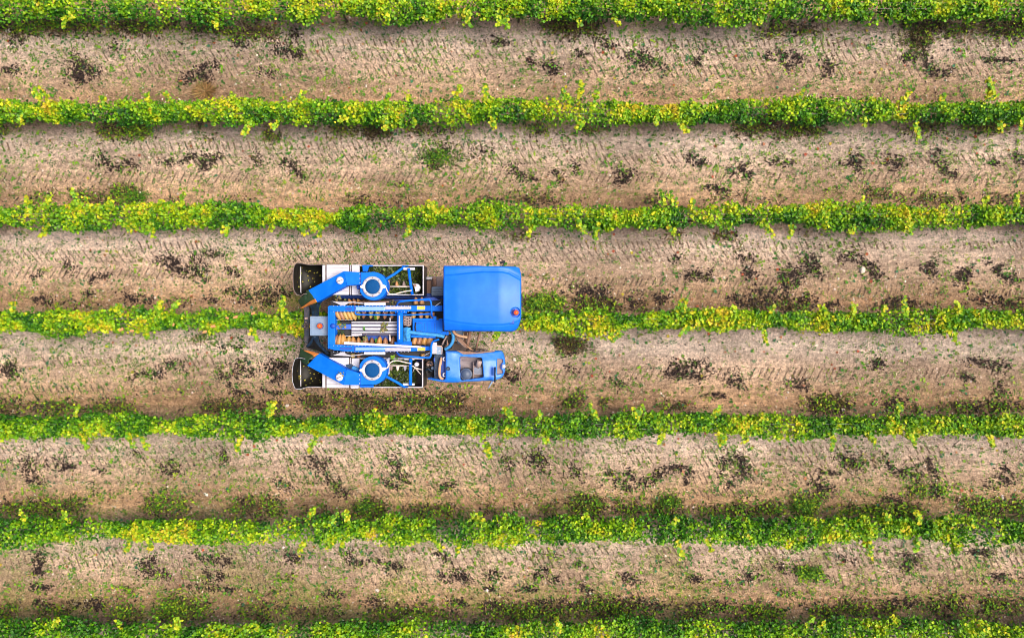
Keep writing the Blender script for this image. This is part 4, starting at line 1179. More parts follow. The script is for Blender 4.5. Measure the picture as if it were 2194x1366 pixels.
# ---- fittings above the open bins: braces, leveller bar, auger, hose
def bin_gear(up):
    g = (lambda y: y) if up else (lambda y: 1398.0 - y)      # the lower bin mirrors the upper one
    par = bin_u if up else bin_l
    if up:
        tube('brace', [(826, 598.5, 2.70), (845, 587, 2.58), (867, 571, 2.45)], .032, 'blue', par, 8, 0)
        tube('leveller_bar', [(875.5, 575, 2.55), (879, 604, 2.55), (883.5, 631, 2.50)], .035, 'blue', par, 8, 0)
        prism('leveller_bracket', rounded(rect(864, 573.3, 889, 578.2), 1), 2.52, .05, 'white', par, .006)
        prism('corner_bracket', [(776, 567.5), (798, 567.5), (798, 570.5), (790, 571), (787, 581), (777, 581)], 2.45, .08, 'blue', par, .01)
        prism('brace_foot', rect(861, 568.5, 875, 571), 2.42, .05, 'blue', par, .006)
        au = tube('auger', [(836, 613.5, 2.34), (881, 613.8, 2.34)], .018, 'cream_hose', par, 8, 0)
        for q, mm in ((850, 'basket'), (865.5, 'taupe')): o_ = basket(q, 612.5, 2.30, 0, .62, 0, mm); o_.parent = par
        mt_ = prism('drive_motor', rounded([(884, 608), (896, 608), (900, 614), (897, 623), (890, 625.5), (888, 616)], 2), 2.46, .2, 'white', par, .02)
        prism('motor_cover', rect(886, 609, 892, 614), 2.48, .03, 'rust', mt_, .006)
        prism('fan_bracket', [(828, 600), (833.5, 600), (834, 613), (832, 630), (822, 632), (829, 620)], 2.42, .12, 'tan_hose', par, .01)
        tube('hose', [(822, 614.5, 2.82), (827, 615, 2.84), (829, 622, 2.78), (834, 630, 2.7), (846, 630, 2.66), (864, 624.5, 2.64), (882, 622, 2.6)], .015, 'cream_hose', par, 6, 3)
    else:
        tube('brace', [(826, 805.5, 2.70), (848, 817, 2.58), (868, 829, 2.45)], .032, 'blue', par, 8, 0)
        tube('leveller_bar', [(879.8, 768, 2.52), (879.5, 800, 2.55), (879.3, 825, 2.55)], .040, 'blue', par, 8, 0)
        prism('leveller_bracket', rounded(rect(863, 820.5, 888, 825.8), 1), 2.50, .05, 'white', par, .006)
        prism('leveller_bracket', rounded(rect(866, 767.5, 888, 770.8), 1), 2.50, .05, 'white', par, .006)
        prism('corner_bracket', rect(771, 824.5, 800, 829.5), 2.45, .08, 'blue', par, .01)
        prism('brace_foot', rect(861, 827, 874, 829.8), 2.42, .05, 'blue', par, .006)
        tube('auger', [(834, 782.5, 2.34), (880, 783.5, 2.34)], .018, 'cream_hose', par, 8, 0)
        for q, mm in ((838, 'taupe'), (852, 'cream_hose'), (868, 'steel')): o_ = basket(q, 783.5, 2.30, 180, .62, 0, mm); o_.parent = par
        lathe('drive_motor', 892.3, 780.3, 2.42, [(.055, -.2), (.055, 0), (.045, .02), (.02, .022), (0, .022)], 'white', par, 20)
        prism('fan_bracket', [(829, 775), (833.5, 771.5), (834, 801), (829, 803)], 2.45, .12, 'white', par, .01)
        prism('fan_bracket', [(826, 770), (834, 765), (836, 769), (830, 775)], 2.46, .1, 'steel', par, .01)
        tube('hose', [(824, 789.5, 2.82), (830, 788, 2.82), (834, 779, 2.76), (841, 772.8, 2.7), (853, 772, 2.68), (868, 776, 2.64), (881, 778.5, 2.6)], .015, 'cream_hose', par, 6, 3)
        tube('hose', [(846, 769, 2.5), (860, 772.5, 2.55), (880, 777.5, 2.6)], .009, 'taupe', par, 6, 2)
        for a, b_, c, e_ in ((886, 785, 902, 802), (888, 787, 898, 799), (888, 786, 884, 797), (884, 785, 905, 792)):
            tube('cable', [(a, b_, 2.5), ((a + c) / 2 + 1, (b_ + e_) / 2, 2.54), (c, e_, 2.42)], .007, 'cream_hose', par, 5, 1)
        tube('cable', [(882, 783.5, 2.58), (888, 785, 2.55), (893, 790, 2.5), (906, 791.5, 2.42)], .010, 'cream_hose', par, 6, 2)
    
bin_gear(True); bin_gear(False)

# ---- engine cover on the near side
ZE = 2.50
eng_out = rounded([(953.5, 752), (978, 752), (992, 757), (1022, 755), (1050, 752.5), (1074, 751), (1081, 763), (1082.5, 780), (1082, 799), (1074, 812), (1058, 816), (1000, 818), (975, 820), (950, 819.5), (930, 816), (915, 812.5), (915, 810), (930, 811.5), (949, 814.5), (953.5, 812)], [2, 5, 8, 8, 6, 6, 8, 6, 10, 10, 8, 6, 8, 8, 5, .5, .5, 4, 3, 3])
bay = rounded([(984.5, 764), (1032, 766.5), (1035.5, 808), (987, 814.5)], 3.5)
grille = [(1065, 769.5), (1076, 770), (1077, 776), (1074, 779), (1072, 783), (1071.5, 787), (1073, 791), (1076, 794), (1077, 800), (1065, 802.5)]
def eng_h(X, Y):
    return -.13 * sstep(1036, 1088, X) - .10 * sstep(775, 752, Y) * sstep(965, 1000, X) - .05 * sstep(806, 820, Y) + .01 * np.sin(X / 25.0)
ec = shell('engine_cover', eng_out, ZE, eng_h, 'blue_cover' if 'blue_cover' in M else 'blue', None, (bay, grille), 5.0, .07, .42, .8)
prism('engine_bay_floor', rounded([(982, 762), (1038, 764), (1038, 812), (985, 817)], 3), ZE - .30, .05, 'bay_grey', ec, 0)
prism('grille_panel', [(1063, 767), (1079, 767), (1079, 804), (1063, 804)], ZE - .18, .03, 'taupe', ec, 0)
lathe('rear_cap', 960.4, 789.3, ZE + .0, [(.05, -.03), (.05, .022), (.03, .03), (.028, .02), (.012, .02), (.0, .03)], 'navy_cloth', ec, 20)
lathe('air_filter', 998.8, 801, ZE - .05, [(.15, -.3), (.15, -.02), (.135, .0), (.11, .0), (.105, .03), (.06, .045), (.03, .06), (0, .062)], 'filter_grey', ec, 32)
lathe('filter_clamp', 998.8, 801, ZE - .09, [(.158, -.02), (.158, .03), (.15, .035)], 'rubber', ec, 32)
tube('exhaust_pipe', [(1024, 784, ZE - .25), (1025, 782, ZE - .08), (1026.5, 777, ZE + .02), (1027.5, 773, ZE + .03)], .062, 'pipe_pink', ec, 14, 2)
lathe('pipe_collar', 1028.5, 776.5, ZE - .16, [(.08, -.02), (.085, .02), (.095, .03)], 'rubber', ec, 20)
rd = prism('radiator', rect(1014.5, 783, 1034, 803), ZE - .16, .1, 'taupe', ec, .006)
for q in range(7): prism('radiator_fin', rect(1015.5, 787 + q * 2.1, 1033.5, 788.1 + q * 2.1), ZE - .135, .03, 'grey_blue', rd, 0)
prism('bay_plate', rect(1013, 775, 1015, 811), ZE - .14, .1, 'taupe', ec, .004)
prism('bay_plate', rect(992, 770.5, 1008, 772.5), ZE - .2, .06, 'taupe', ec, .004)
lathe('work_light', 1079, 784.5, ZE - .06, [(.045, -.05), (.05, .0), (.04, .03), (0, .04)], 'white', ec, 16)
sd_ = prism('side_seal', [(978, 750.5), (1022, 754.5), (1060, 750), (1060, 753), (1022, 757.5), (992, 759)], ZE - .07, .06, 'rust', ec, .006)
ma = tube('mirror_arm', [(1061, 786, ZE + .14), (1061, 800, ZE + .18), (1060, 818, ZE + .16)], .020, 'navy_cloth', None, 8, 0)
prism('mirror_handle', rect(1057.3, 786.5, 1060.2, 805.5), ZE + .13, .13, 'blue_deep', ma, .012)
prism('mirror_housing', [(1053, 816.5), (1058, 816), (1047.5, 831), (1044.5, 832.5)], ZE + .12, .26, 'grey_blue', ma, .02)
# front of the engine: radiator tunnel and black hoses
en = prism('engine_front', rounded([(929.5, 760), (953.5, 755), (953.5, 814), (930, 811)], 2), 2.22, .35, 'navy_cloth', None, .015)
prism('radiator_frame', rect(944, 764, 953, 808), 2.30, .03, 'blue_deep', en, .006)
tube('coolant_pipe', [(946.5, 765, 2.36), (942, 785, 2.38), (941, 800, 2.38), (943, 809, 2.38), (950, 812, 2.33)], .034, 'tan_hose', en, 10, 2)
for cxp, cyp in ((951, 769), (951.5, 803)):
    tube('hose_clip', [(952.5, cyp - 3.5, 2.42), (949.5, cyp - 3, 2.44), (949, cyp + 2, 2.44), (952.5, cyp + 3, 2.42)], .014, 'white', en, 6, 1)
mn = prism('manifold', [(911, 762), (930, 760), (930, 811), (914, 809), (911, 795)], 1.9, .3, 'rubber', None, .02)
for q in range(7):
    a, b_ = random.uniform(912, 920), random.uniform(765, 805)
    tube('oil_hose', [(a, b_, 1.95), (a + 5, b_ + random.uniform(-8, 8), 2.05), (a + 9, b_ + random.uniform(-6, 6), 2.02), (932, b_ + random.uniform(-6, 6), 2.0)], .02, random.choice(['rubber', 'rubber', 'navy_cloth', 'rust']), mn, 6, 2)
lathe('pump_cap', 927.5, 788, 2.04, [(.045, -.1), (.045, .03), (.02, .04), (0, .04)], 'grey_blue', mn, 16)
lathe('pump_cap', 917, 780.5, 2.0, [(.04, -.1), (.04, .03), (.02, .04), (0, .04)], 'taupe', mn, 16)
prism('pump_block', rect(929, 766, 932, 775), 2.25, .1, 'blue_deep', mn, .01)
# control boxes
cb = prism('control_box', rounded(rect(925.5, 733, 935.5, 758), .8), 2.72, .12, 'steel', None, .008)
cb2 = prism('control_box', rounded([(934.5, 739), (946, 740), (948, 744), (947, 759), (934, 759)], 2), 2.66, .14, 'grey_blue', None, .015)
prism('box_rim', [(936, 739.2), (946, 740.2), (948, 744), (947.2, 758), (945.8, 758), (946.4, 744.5), (945.2, 741.6), (936, 740.8)], 2.67, .03, 'tan_hose', cb2, .004)
prism('box_plate', rect(939.5, 750, 943, 751.6), 2.672, .02, 'white', cb2, 0)

# ---- pipes and hoses between cab and engine
tube('hydraulic_pipe', [(1007, 708, 1.9), (1004, 728, 1.9), (1000, 744, 1.85)], .042, 'rust', None, 10, 0)
tube('hydraulic_pipe', [(1029, 708, 1.9), (1024, 730, 1.9), (1020, 750, 1.85)], .028, 'rust', None, 10, 0)
tube('hydraulic_pipe', [(998, 706, 1.7), (997, 726, 1.7), (993, 740, 1.7)], .035, 'rust', None, 10, 0)
tube('air_hose', [(971, 708, 2.2), (975, 715, 2.2), (986, 720, 2.2), (1001, 722, 2.15)], .035, 'tan_hose', None, 10, 2)
tube('coolant_hose', [(966, 708, 2.1), (971, 716, 2.15), (971, 730, 2.15), (964, 742, 2.1), (953, 749, 2.1)], .04, 'blue_cloth', None, 10, 2)
for q in range(5):
    tube('oil_hose', [(973 + q * 2, 712 + q, 2.0), (980 + q * 3, 728 + q, 1.95), (994 + q * 3, 742 + q, 1.95), (1012 + q, 750, 1.9)], .018, random.choice(['rust', 'taupe', 'rust', 'rubber']), None, 6, 2)
for q in range(4):
    tube('oil_hose', [(998 + q * 2, 741, 1.9), (1006, 745 + q, 2.0), (1014 + q, 752 - q * .5, 1.95)], .022, 'rust' if q % 2 else 'tan_hose', None, 6, 2)
prism('hose_clamp', rounded([(1009, 748), (1018, 747), (1019, 753), (1010, 754)], 1.5), 1.98, .12, 'rubber', None, .015)
prism('splash_plate', [(976, 708), (993, 708), (990, 738), (980, 736)], 1.55, .03, 'grey_blue', None, .006)
prism('gearbox', rounded([(947, 718), (968, 716), (966, 748), (949, 751)], 3), 2.0, .4, 'rubber', None, .03)
tube('gear_chain', [(947, 738, 2.1), (952, 728, 2.12), (957, 719, 2.1)], .026, 'taupe', None, 6, 1)
for q in range(5):
    a = random.uniform(949, 960)
    tube('oil_hose', [(a, 722 + q * 3, 2.03), (a + 5, 728 + q * 3, 2.1), (a + 4, 738 + q * 2, 2.08), (a - 3, 746, 2.02)], .016, random.choice(['rubber', 'rust', 'navy_cloth', 'tan_hose']), None, 6, 2)
prism('wheel_fender', rounded([(964, 733), (990, 731), (1000, 745), (996, 757), (958, 757)], 5), 1.42, .04, 'dusty_rubber', None, .02)

# ------------------------------------------------------------------ litter, weeds and stones on the ground
def dark_points():
    xs, ys = [], []
    for poly in DARK:
        r = poly[-1]; pts = poly[:-1]
        for a, b_ in zip(pts[:-1], pts[1:]):
            ln = math.hypot(b_[0] - a[0], b_[1] - a[1])
            n = int(36 + 2.9 * ln * r / 6.0 + r * r * .95)
            t = RNG.uniform(-.05, 1.05, n)
            xs.append(a[0] + (b_[0] - a[0]) * t + RNG.normal(0, r * .98, n))
            ys.append(a[1] + (b_[1] - a[1]) * t + RNG.normal(0, r * .80, n))
    x, y = np.concatenate(xs), np.concatenate(ys)
    k = fbm(x, y, .13, 19, 3) > RNG.uniform(.26, .60, len(x))        # ragged, holes in the clots
    x, y = x[k], y[k]
    n = 2600                                                        # single specks all over
    x = np.concatenate([x, RNG.uniform(-60, 2254, n)]); y = np.concatenate([y, RNG.uniform(-60, 1430, n)])
    return x, y

def build_dark():
    px, py = dark_points()
    x, y = ground_px(px, py)
    n = len(x)
    sz = RNG.uniform(.02, .058, n)
    pos = on_ground(x, y, .012)
    pos[:, 2] += RNG.uniform(0, .022, n)
    col = palette(n, [(.014, .010, .011), (.026, .018, .016), (.045, .030, .023), (.07, .046, .034)], (4, 4, 2, 1), .3)
    V, Fc, C = scatter(BIT_V, BIT_F, pos, orient(n, .7), np.stack([sz, sz * RNG.uniform(.5, 1.1, n), sz], 1), col)
    # crumbs laid along the tyre tread bars, dark to stand in for groove shade
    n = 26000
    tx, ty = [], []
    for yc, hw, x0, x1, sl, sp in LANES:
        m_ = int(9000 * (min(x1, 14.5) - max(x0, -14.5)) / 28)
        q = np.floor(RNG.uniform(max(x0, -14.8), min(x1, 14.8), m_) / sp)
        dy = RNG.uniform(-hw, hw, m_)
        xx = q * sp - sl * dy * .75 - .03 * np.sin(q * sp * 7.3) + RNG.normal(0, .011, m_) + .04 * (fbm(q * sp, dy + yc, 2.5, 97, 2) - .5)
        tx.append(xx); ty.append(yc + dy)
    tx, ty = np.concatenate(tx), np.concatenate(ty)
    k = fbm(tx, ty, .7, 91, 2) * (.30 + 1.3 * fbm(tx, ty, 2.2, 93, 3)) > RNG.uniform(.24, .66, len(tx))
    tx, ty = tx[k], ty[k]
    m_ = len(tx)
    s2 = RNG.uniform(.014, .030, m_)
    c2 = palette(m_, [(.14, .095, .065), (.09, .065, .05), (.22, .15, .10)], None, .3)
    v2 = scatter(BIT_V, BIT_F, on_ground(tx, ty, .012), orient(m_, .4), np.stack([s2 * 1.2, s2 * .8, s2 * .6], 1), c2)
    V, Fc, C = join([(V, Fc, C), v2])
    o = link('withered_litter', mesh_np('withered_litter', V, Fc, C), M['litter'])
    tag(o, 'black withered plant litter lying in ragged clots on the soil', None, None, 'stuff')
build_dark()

def blades(pos, n_each, spread, hmin, hmax, cols, w_, out=.8):
    n = len(pos) * n_each
    base = np.repeat(pos, n_each, 0) + np.concatenate([RNG.normal(0, spread, (n, 2)), np.zeros((n, 1))], 1)
    col = palette(n, cols, w_, .3)
    ln = RNG.uniform(hmin, hmax, n)
    R = orient(n, out)
    return scatter(BLADE_V, BLADE_F, base, R, np.stack([ln * .9, ln, ln], 1), col)

def build_undergrowth():
    parts = []
    gx, gy, gg = [], [], []
    for x0, x1, yc, hh, den, gr in BANDS:
        n = int((x1 - x0) * hh * den * .50)
        x = RNG.uniform(x0 - (80 if x0 <= 0 else 0), x1 + (80 if x1 >= 2190 else 0), n); y = yc + RNG.normal(0, hh * .72, n)
        k = fbm(x, y, .022, 29, 3) * den > RNG.uniform(.26, .72, n)
        rp = .28 * (x1 - x0)
        e_ = np.minimum(sstep(x0 - 2, x0 + rp, x) if x0 > 0 else 1, sstep(x1 + 2, x1 - rp, x) if x1 < 2190 else 1) > RNG.uniform(0, 1, n)
        k &= e_
        gx.append(x[k]); gy.append(y[k]); gg.append(np.full(k.sum(), gr) + .5 * (fbm(x[k], y[k], .02, 33, 2) - .5))
    px, py, g = np.concatenate(gx), np.concatenate(gy), np.concatenate(gg)
    x, y = ground_px(px, py)
    n = len(x)
    pos = on_ground(x, y, .0)
    isg = RNG.uniform(0, 1, n) < np.clip(g * 1.0 - .16, .06, .85)
    # leafy, fine stems and dark withered scraps mixed
    a = pos[isg]
    na = len(a)
    c = palette(na, [(.05, .15, .012), (.10, .24, .012), (.19, .34, .014), (.32, .42, .02), (.03, .07, .012)], (3, 4, 4, 3, 1), .25)
    a = a + np.stack([np.zeros(na), np.zeros(na), RNG.uniform(.01, .16, na)], 1)
    s_ = RNG.uniform(.04, .10, na)
    parts.append(scatter(OVAL_V, OVAL_F, a, orient(na, .9), np.stack([s_ * 1.1, s_, s_], 1), c))
    b_ = pos[~isg]
    nb = len(b_)
    c = palette(nb, [(.035, .026, .018), (.09, .058, .034), (.18, .115, .055), (.30, .20, .09), (.17, .17, .035)], (3, 4, 4, 3, 4), .25)
    ln = RNG.uniform(.10, .26, nb)
    parts.append(scatter(BLADE_V, BLADE_F, b_, orient(nb, 1.1), np.stack([ln * .9, ln, ln], 1), c))
    k = RNG.uniform(0, 1, nb) < .6
    b2 = b_[k]; n2 = len(b2)
    s_ = RNG.uniform(.03, .075, n2)
    parts.append(scatter(BIT_V, BIT_F, b2 + np.stack([RNG.normal(0, .05, n2), RNG.normal(0, .04, n2), RNG.uniform(0, .06, n2)], 1), orient(n2, .9), s_[:, None] * np.ones((1, 3)), palette(n2, [(.022, .018, .016), (.055, .037, .026), (.12, .08, .045)], (3, 4, 3), .3)))
    V, Fc, C = [], [], []
    o_ = 0
    for v, f, c in parts:                                           # tris only
        V.append(v); Fc.append(f + o_); C.append(c); o_ += len(v)
    o = link('undergrowth', mesh_np('undergrowth', np.concatenate(V), np.concatenate(Fc), np.concatenate(C)), M['weed'])
    tag(o, 'brown and olive dry undergrowth at the foot of the vine rows', None, None, 'stuff')
build_undergrowth()

def build_weeds():
    n = 46000
    x, y = RNG.uniform(-15, 15, n), RNG.uniform(-9.8, 9.8, n)
    t = strip_t(y)
    py = CY - y * F / H; px = CX + x * F / H
    dens = .50 + .62 * sstep(.36, .62, fbm(x, y, .5, 61, 3)) + .55 * sstep(850, 1250, py) + .2 * sstep(500, 100, py)
    dens = dens * (1 - .75 * np.exp(-((t - .82) / .06) ** 2)) * (1 - .5 * sstep(1150, 1300, px) * np.exp(-((py - 760) / 60.) ** 2)) * (1 - .3 * np.exp(-((py - 600) / 70.) ** 2))
    k = dens > RNG.uniform(0, 1.0, n)
    x, y = x[k], y[k]
    n = len(x)
    m_ = 3
    s_ = RNG.uniform(.03, .066, n) * np.where(RNG.uniform(0, 1, n) < .10, 1.8, 1)
    base = np.repeat(on_ground(x, y, .03), m_, 0)
    nn = n * m_
    ss = np.repeat(s_, m_)
    base[:, 0] += RNG.normal(0, 1, nn) * ss * .45; base[:, 1] += RNG.normal(0, 1, nn) * ss * .45
    base[:, 2] += RNG.uniform(0, .02, nn)
    cc = palette(n, [(.04, .16, .02), (.09, .25, .015), (.17, .33, .018), (.04, .15, .06), (.28, .42, .03), (.15, .19, .03)], (4, 4, 3, 1.3, 1.5, 2), .25)
    parts = [scatter(OVAL_V, OVAL_F, base, orient(nn, .6), np.stack([ss, ss * .8, ss], 1), np.repeat(cc, m_, 0))]
    # vine leaves blown onto the ground: green, teal backs, a few rust red ones
    n = 5200
    x, y = RNG.uniform(-15, 15, n), RNG.uniform(-9.8, 9.8, n)
    t = strip_t(y)
    k = (.30 + .5 * (t < .35) + .4 * (t > .85)) > RNG.uniform(0, 1, n)
    x, y = x[k], y[k]; n = len(x)
    c = palette(n, [(.05, .17, .02), (.12, .25, .02), (.04, .16, .075), (.22, .31, .05), (.36, .085, .04), (.42, .36, .04), (.40, .17, .09)], (3, 3, 2, 1.4, 1.3, .5, .9), .2)
    s_ = RNG.uniform(.04, .085, n)
    parts.append(scatter(LEAF_V, LEAF_F, on_ground(x, y, .03), orient(n, .45), s_[:, None] * np.ones((1, 3)), c))
    # bleached bits of straw and bark
    n = 16000
    x, y = RNG.uniform(-15, 15, n), RNG.uniform(-9.8, 9.8, n)
    k = fbm(x, y, .7, 68, 3) > RNG.uniform(.25, .65, n)
    x, y = x[k], y[k]; n = len(x)
    ln = RNG.uniform(.04, .12, n)
    parts.append(scatter([(-.14, 0, 0), (.14, 0, .02), (.02, .9, .05)], BLADE_F, on_ground(x, y, .016), orient(n, .3), np.stack([ln, ln, ln], 1), palette(n, [(.56, .46, .30), (.44, .33, .19), (.62, .54, .42), (.40, .36, .12)], (4, 3, 3, 2), .2)))
    # shredded leaves thrown out behind the machine
    n = 1500
    q = RNG.uniform(0, 1, n) ** 1.4
    px = 652 - 110 * q + RNG.normal(0, 8, n); py = 640 + 16 * q + RNG.normal(0, 5 + 13 * q, n)
    x, y = ground_px(px, py)
    c = palette(n, [(.22, .30, .03), (.33, .36, .05), (.10, .19, .015), (.36, .28, .08)], (3, 3, 2, 1), .25)
    s_ = RNG.uniform(.012, .035, n)
    parts.append(scatter(OVAL_V, OVAL_F, on_ground(x, y, .015), orient(n, .6), s_[:, None] * np.ones((1, 3)), c))
    V, Fc, C = join(parts)
    o = link('ground_weeds', mesh_np('ground_weeds', V, Fc, C), M['weed'])
    tag(o, 'small green weeds and fallen leaves dotted over the bare soil', None, None, 'stuff')
build_weeds()

def build_gravel():
    n = 40000
    x, y = RNG.uniform(-15.2, 15.2, n), RNG.uniform(-10, 10, n)
    t = strip_t(y)
    py = CY - y * F / H
    k = (.35 + .55 * np.exp(-((py - 600) / 120.) ** 2) + .3 * (t > .85) + .5 * (fbm(x, y, .8, 66, 3) - .4)) > RNG.uniform(0, 1, n)
    x, y = x[k], y[k]; n = len(x)
    s_ = .011 + .026 * RNG.uniform(0, 1, n) ** 3.0 + .014 * (RNG.uniform(0, 1, n) < .03)
    c = palette(n, [(.60, .50, .42), (.44, .34, .27), (.70, .61, .53), (.38, .25, .17), (.50, .31, .20)], (3, 4, 2, 3, 1.2), .2)
    R = orient(n, .4)
    V, Fc, C = scatter(OCT_V, OCT_F, on_ground(x, y, .008), R, np.stack([s_, s_ * RNG.uniform(.6, 1, n), s_ * .8], 1), c)
    # clods of the soil's own colour give the ground its crumbly relief
    n = 26000
    x, y = RNG.uniform(-15.2, 15.2, n), RNG.uniform(-10, 10, n)
    s_ = RNG.uniform(.010, .028, n)
    t = strip_t(y)
    tc = np.stack([np.interp(t, [0, .14, .4, .7, .86, 1], q) for q in ((.18, .40, .36, .31, .25, .17), (.14, .33, .26, .2, .15, .12), (.11, .29, .2, .135, .095, .09))], 1)
    C2 = tc * RNG.uniform(.75, 1.2, (n, 1))
    p2 = scatter(OCT_V, OCT_F, on_ground(x, y, .002), orient(n, .5), np.stack([s_, s_ * .8, s_ * .7], 1), C2)
    V, Fc, C = join([(V, Fc, C), p2])
    o = link('gravel', mesh_np('gravel', V, Fc, C), M['pebble'])
    tag(o, 'pale pebbles and crumbly clods strewn over the vineyard soil', None, None, 'stuff')
build_gravel()

# ---- stones big enough to point at
def stone_me(seed, sx, sy, sz):
    bm = bmesh.new()
    bmesh.ops.create_icosphere(bm, subdivisions=3, radius=1)
    r_ = random.Random(seed)
    dirs = [Vector((r_.uniform(-1, 1), r_.uniform(-1, 1), r_.uniform(-1, 1))).normalized() for _ in range(9)]
    cut = [r_.uniform(.62, .92) for _ in dirs]
    for v in bm.verts:
        for d_, c_ in zip(dirs, cut):
            q = v.co.dot(d_)
            if q > c_: v.co -= d_ * (q - c_) * .85
        v.co.x *= sx; v.co.y *= sy; v.co.z *= sz
    me = bpy.data.meshes.new('stone')
    bm.to_mesh(me); bm.free()
    return me
STONES = [(1847, 578, .085, .10, 25, 'large pale rounded stone beside a black litter clot above the harvester row'),
          (2150, 1064, .045, .085, 10, 'white upright narrow stone near the right edge, low between two rows'),
          (85, 962, .055, .05, 0, 'pale stone near the left edge just under the vine row below the harvester'),
          (18, 66, .085, .065, 20, 'pale flat stone at the left edge below the topmost vine row'),
          (407, 283, .075, .05, 35, 'small white stone under the second vine row, beside brown undergrowth'),
          (1806, 877, .06, .055, 0, 'round pinkish stone in the brown undergrowth below the harvester row on the right'),
          (1102, 770, .06, .06, 40, 'pale stone just in front of the blue engine cover'),
          (933, 849, .07, .045, 15, 'pinkish stone on the brown track beneath the engine cover'),
          (955, 857, .06, .07, 60, 'tan stone at the edge of the undergrowth next below the engine cover'),
          (615, 868, .07, .04, 30, 'long beige stone below the rear tray of the nearer bin'),
          (441, 1059, .08, .045, -30, 'pink angular stone on bare soil in the lower left'),
          (1043, 1264, .07, .06, 30, 'cream stone in the lowest strip of soil, middle of the photo'),
          (808, 1264, .06, .055, 0, 'round tan stone in the lowest strip of soil beside a dark clot'),
          (1058, 714, .08, .06, 70, 'beige stone on the soil just below the cab roof'),
          (1797, 596, .05, .035, 70, 'small whitish stone below and left of the large pale rounded stone')]
for i, (px, py, a, b_, an, lb) in enumerate(STONES):
    o = link('stone', stone_me(40 + i, a, b_, min(a, b_) * .75), M['stone'])
    x, y = ground_px(px, py)
    o.location = (float(x), float(y), float(ground_z(x, y)) + min(a, b_) * .25)
    o.rotation_euler = (0, 0, math.radians(an))
    for p in o.data.polygons: p.use_smooth = True
    tag(o, lb, 'stone', 'loose stones on the soil')

# ---- dry orange vine leaves lying on the row behind the harvester
DRY = [(260, 706, 25, .17, 'leftmost orange dry leaf on the harvester row, the bigger of two'),
       (283, 708.5, -5, .13, 'small orange dry leaf right beside the leftmost bigger one'),
       (372, 695, 80, .12, 'orange dry leaf standing on edge amid yellow foliage of the harvester row'),
       (505, 679, 15, .15, 'orange dry leaf on the upper side of the row, second nearest the harvester'),
       (543, 671, 30, .15, 'orange dry leaf nearest the harvester on the row behind it'),
       (439, 710.5, 20, .16, 'orange dry leaf on the lower edge of the row behind the harvester'),
       (457, 699, 10, .17, 'long orange dry leaf in the middle of the row behind the harvester'),
       (487, 681, -15, .12, 'thin orange dry leaf touching the row beside a broader one')]
for i, (px, py, an, sz, lb) in enumerate(DRY):
    V = [Vector(v) * sz * .62 for v in LEAF_V]
    me = bpy.data.meshes.new('dry_leaf')
    for v in V: v.y *= 1.25; v.x *= .7
    me.from_pydata([tuple(v) for v in V], [], LEAF_F)
    o = link('dry_leaf', me, M['dry_leaf'])
    o.location = P(px, py, 1.48)
    o.rotation_euler = (.15, .2, math.radians(an + 90))
    s_ = o.modifiers.new('thick', 'SOLIDIFY'); s_.thickness = .004
    tag(o, lb, 'leaf', 'dry orange leaves on the row behind the harvester')

# ---- weeds and grass tufts that stand out singly
GRN = [(.04, .14, .012), (.08, .21, .012), (.16, .30, .016), (.03, .08, .014)]
BRN = [(.035, .026, .018), (.09, .06, .035), (.17, .11, .055), (.10, .12, .03)]
STR = [(.42, .26, .10), (.32, .18, .07), (.22, .13, .05), (.12, .08, .03)]
TUFTS = [('grass_tuft', 440, 195, .30, STR, 'golden dry grass tuft above the second vine row', 'grass'),
         ('weed_bush', 942, 334, .36, GRN, 'round green weed patch on bare soil between the second and third rows', 'weed'),
         ('weed_bush', 808, 275, .34, BRN, 'dark brown dry weed hanging below the second vine row left of its gap', 'weed'),
         ('weed_bush', 1966, 88, .30, BRN, 'tall dark weed reaching down from the topmost row on the right', 'weed'),
         ('weed_bush', 1215, 52, .34, BRN, 'dark weed under the topmost vine row near the middle', 'weed'),
         ('weed_bush', 1228, 738, .30, BRN, 'dark bushy weed below the harvester row, right of the cab', 'weed'),
         ('weed_bush', 1145, 650, .28, GRN, 'green weed right in front of the cab above the vine row', 'weed'),
         ('weed_bush', 1736, 1226, .26, GRN, 'bright green weed patch alone on the lowest strip of soil, right part', 'weed'),
         ('weed_bush', 1252, 1083, .32, BRN, 'olive brown bushy weed above the second row from the bottom, middle', 'weed'),
         ('weed_bush', 786, 1087, .32, GRN, 'dense dark green weed above the second row from the bottom, under the harvester rear', 'weed'),
         ('weed_bush', 536, 1086, .36, BRN, 'broad brown weed above the second row from the bottom, left part', 'weed'),
         ('weed_bush', 1722, 1084, .32, GRN, 'green weed bush above the second row from the bottom, right part', 'weed'),
         ('weed_bush', 1432, 1075, .24, GRN, 'small green weed above the second row from the bottom, between two larger ones', 'weed'),
         ('weed_bush', 290, 418, .30, GRN, 'green weed at the upper foot of the third vine row on the left', 'weed'),
         ('grass_tuft', 395, 1308, .28, [(.16, .17, .04), (.22, .20, .07), (.09, .12, .02), (.05, .05, .02)], 'yellowish green grass tuft above the bottom vine row on the left', 'grass')]
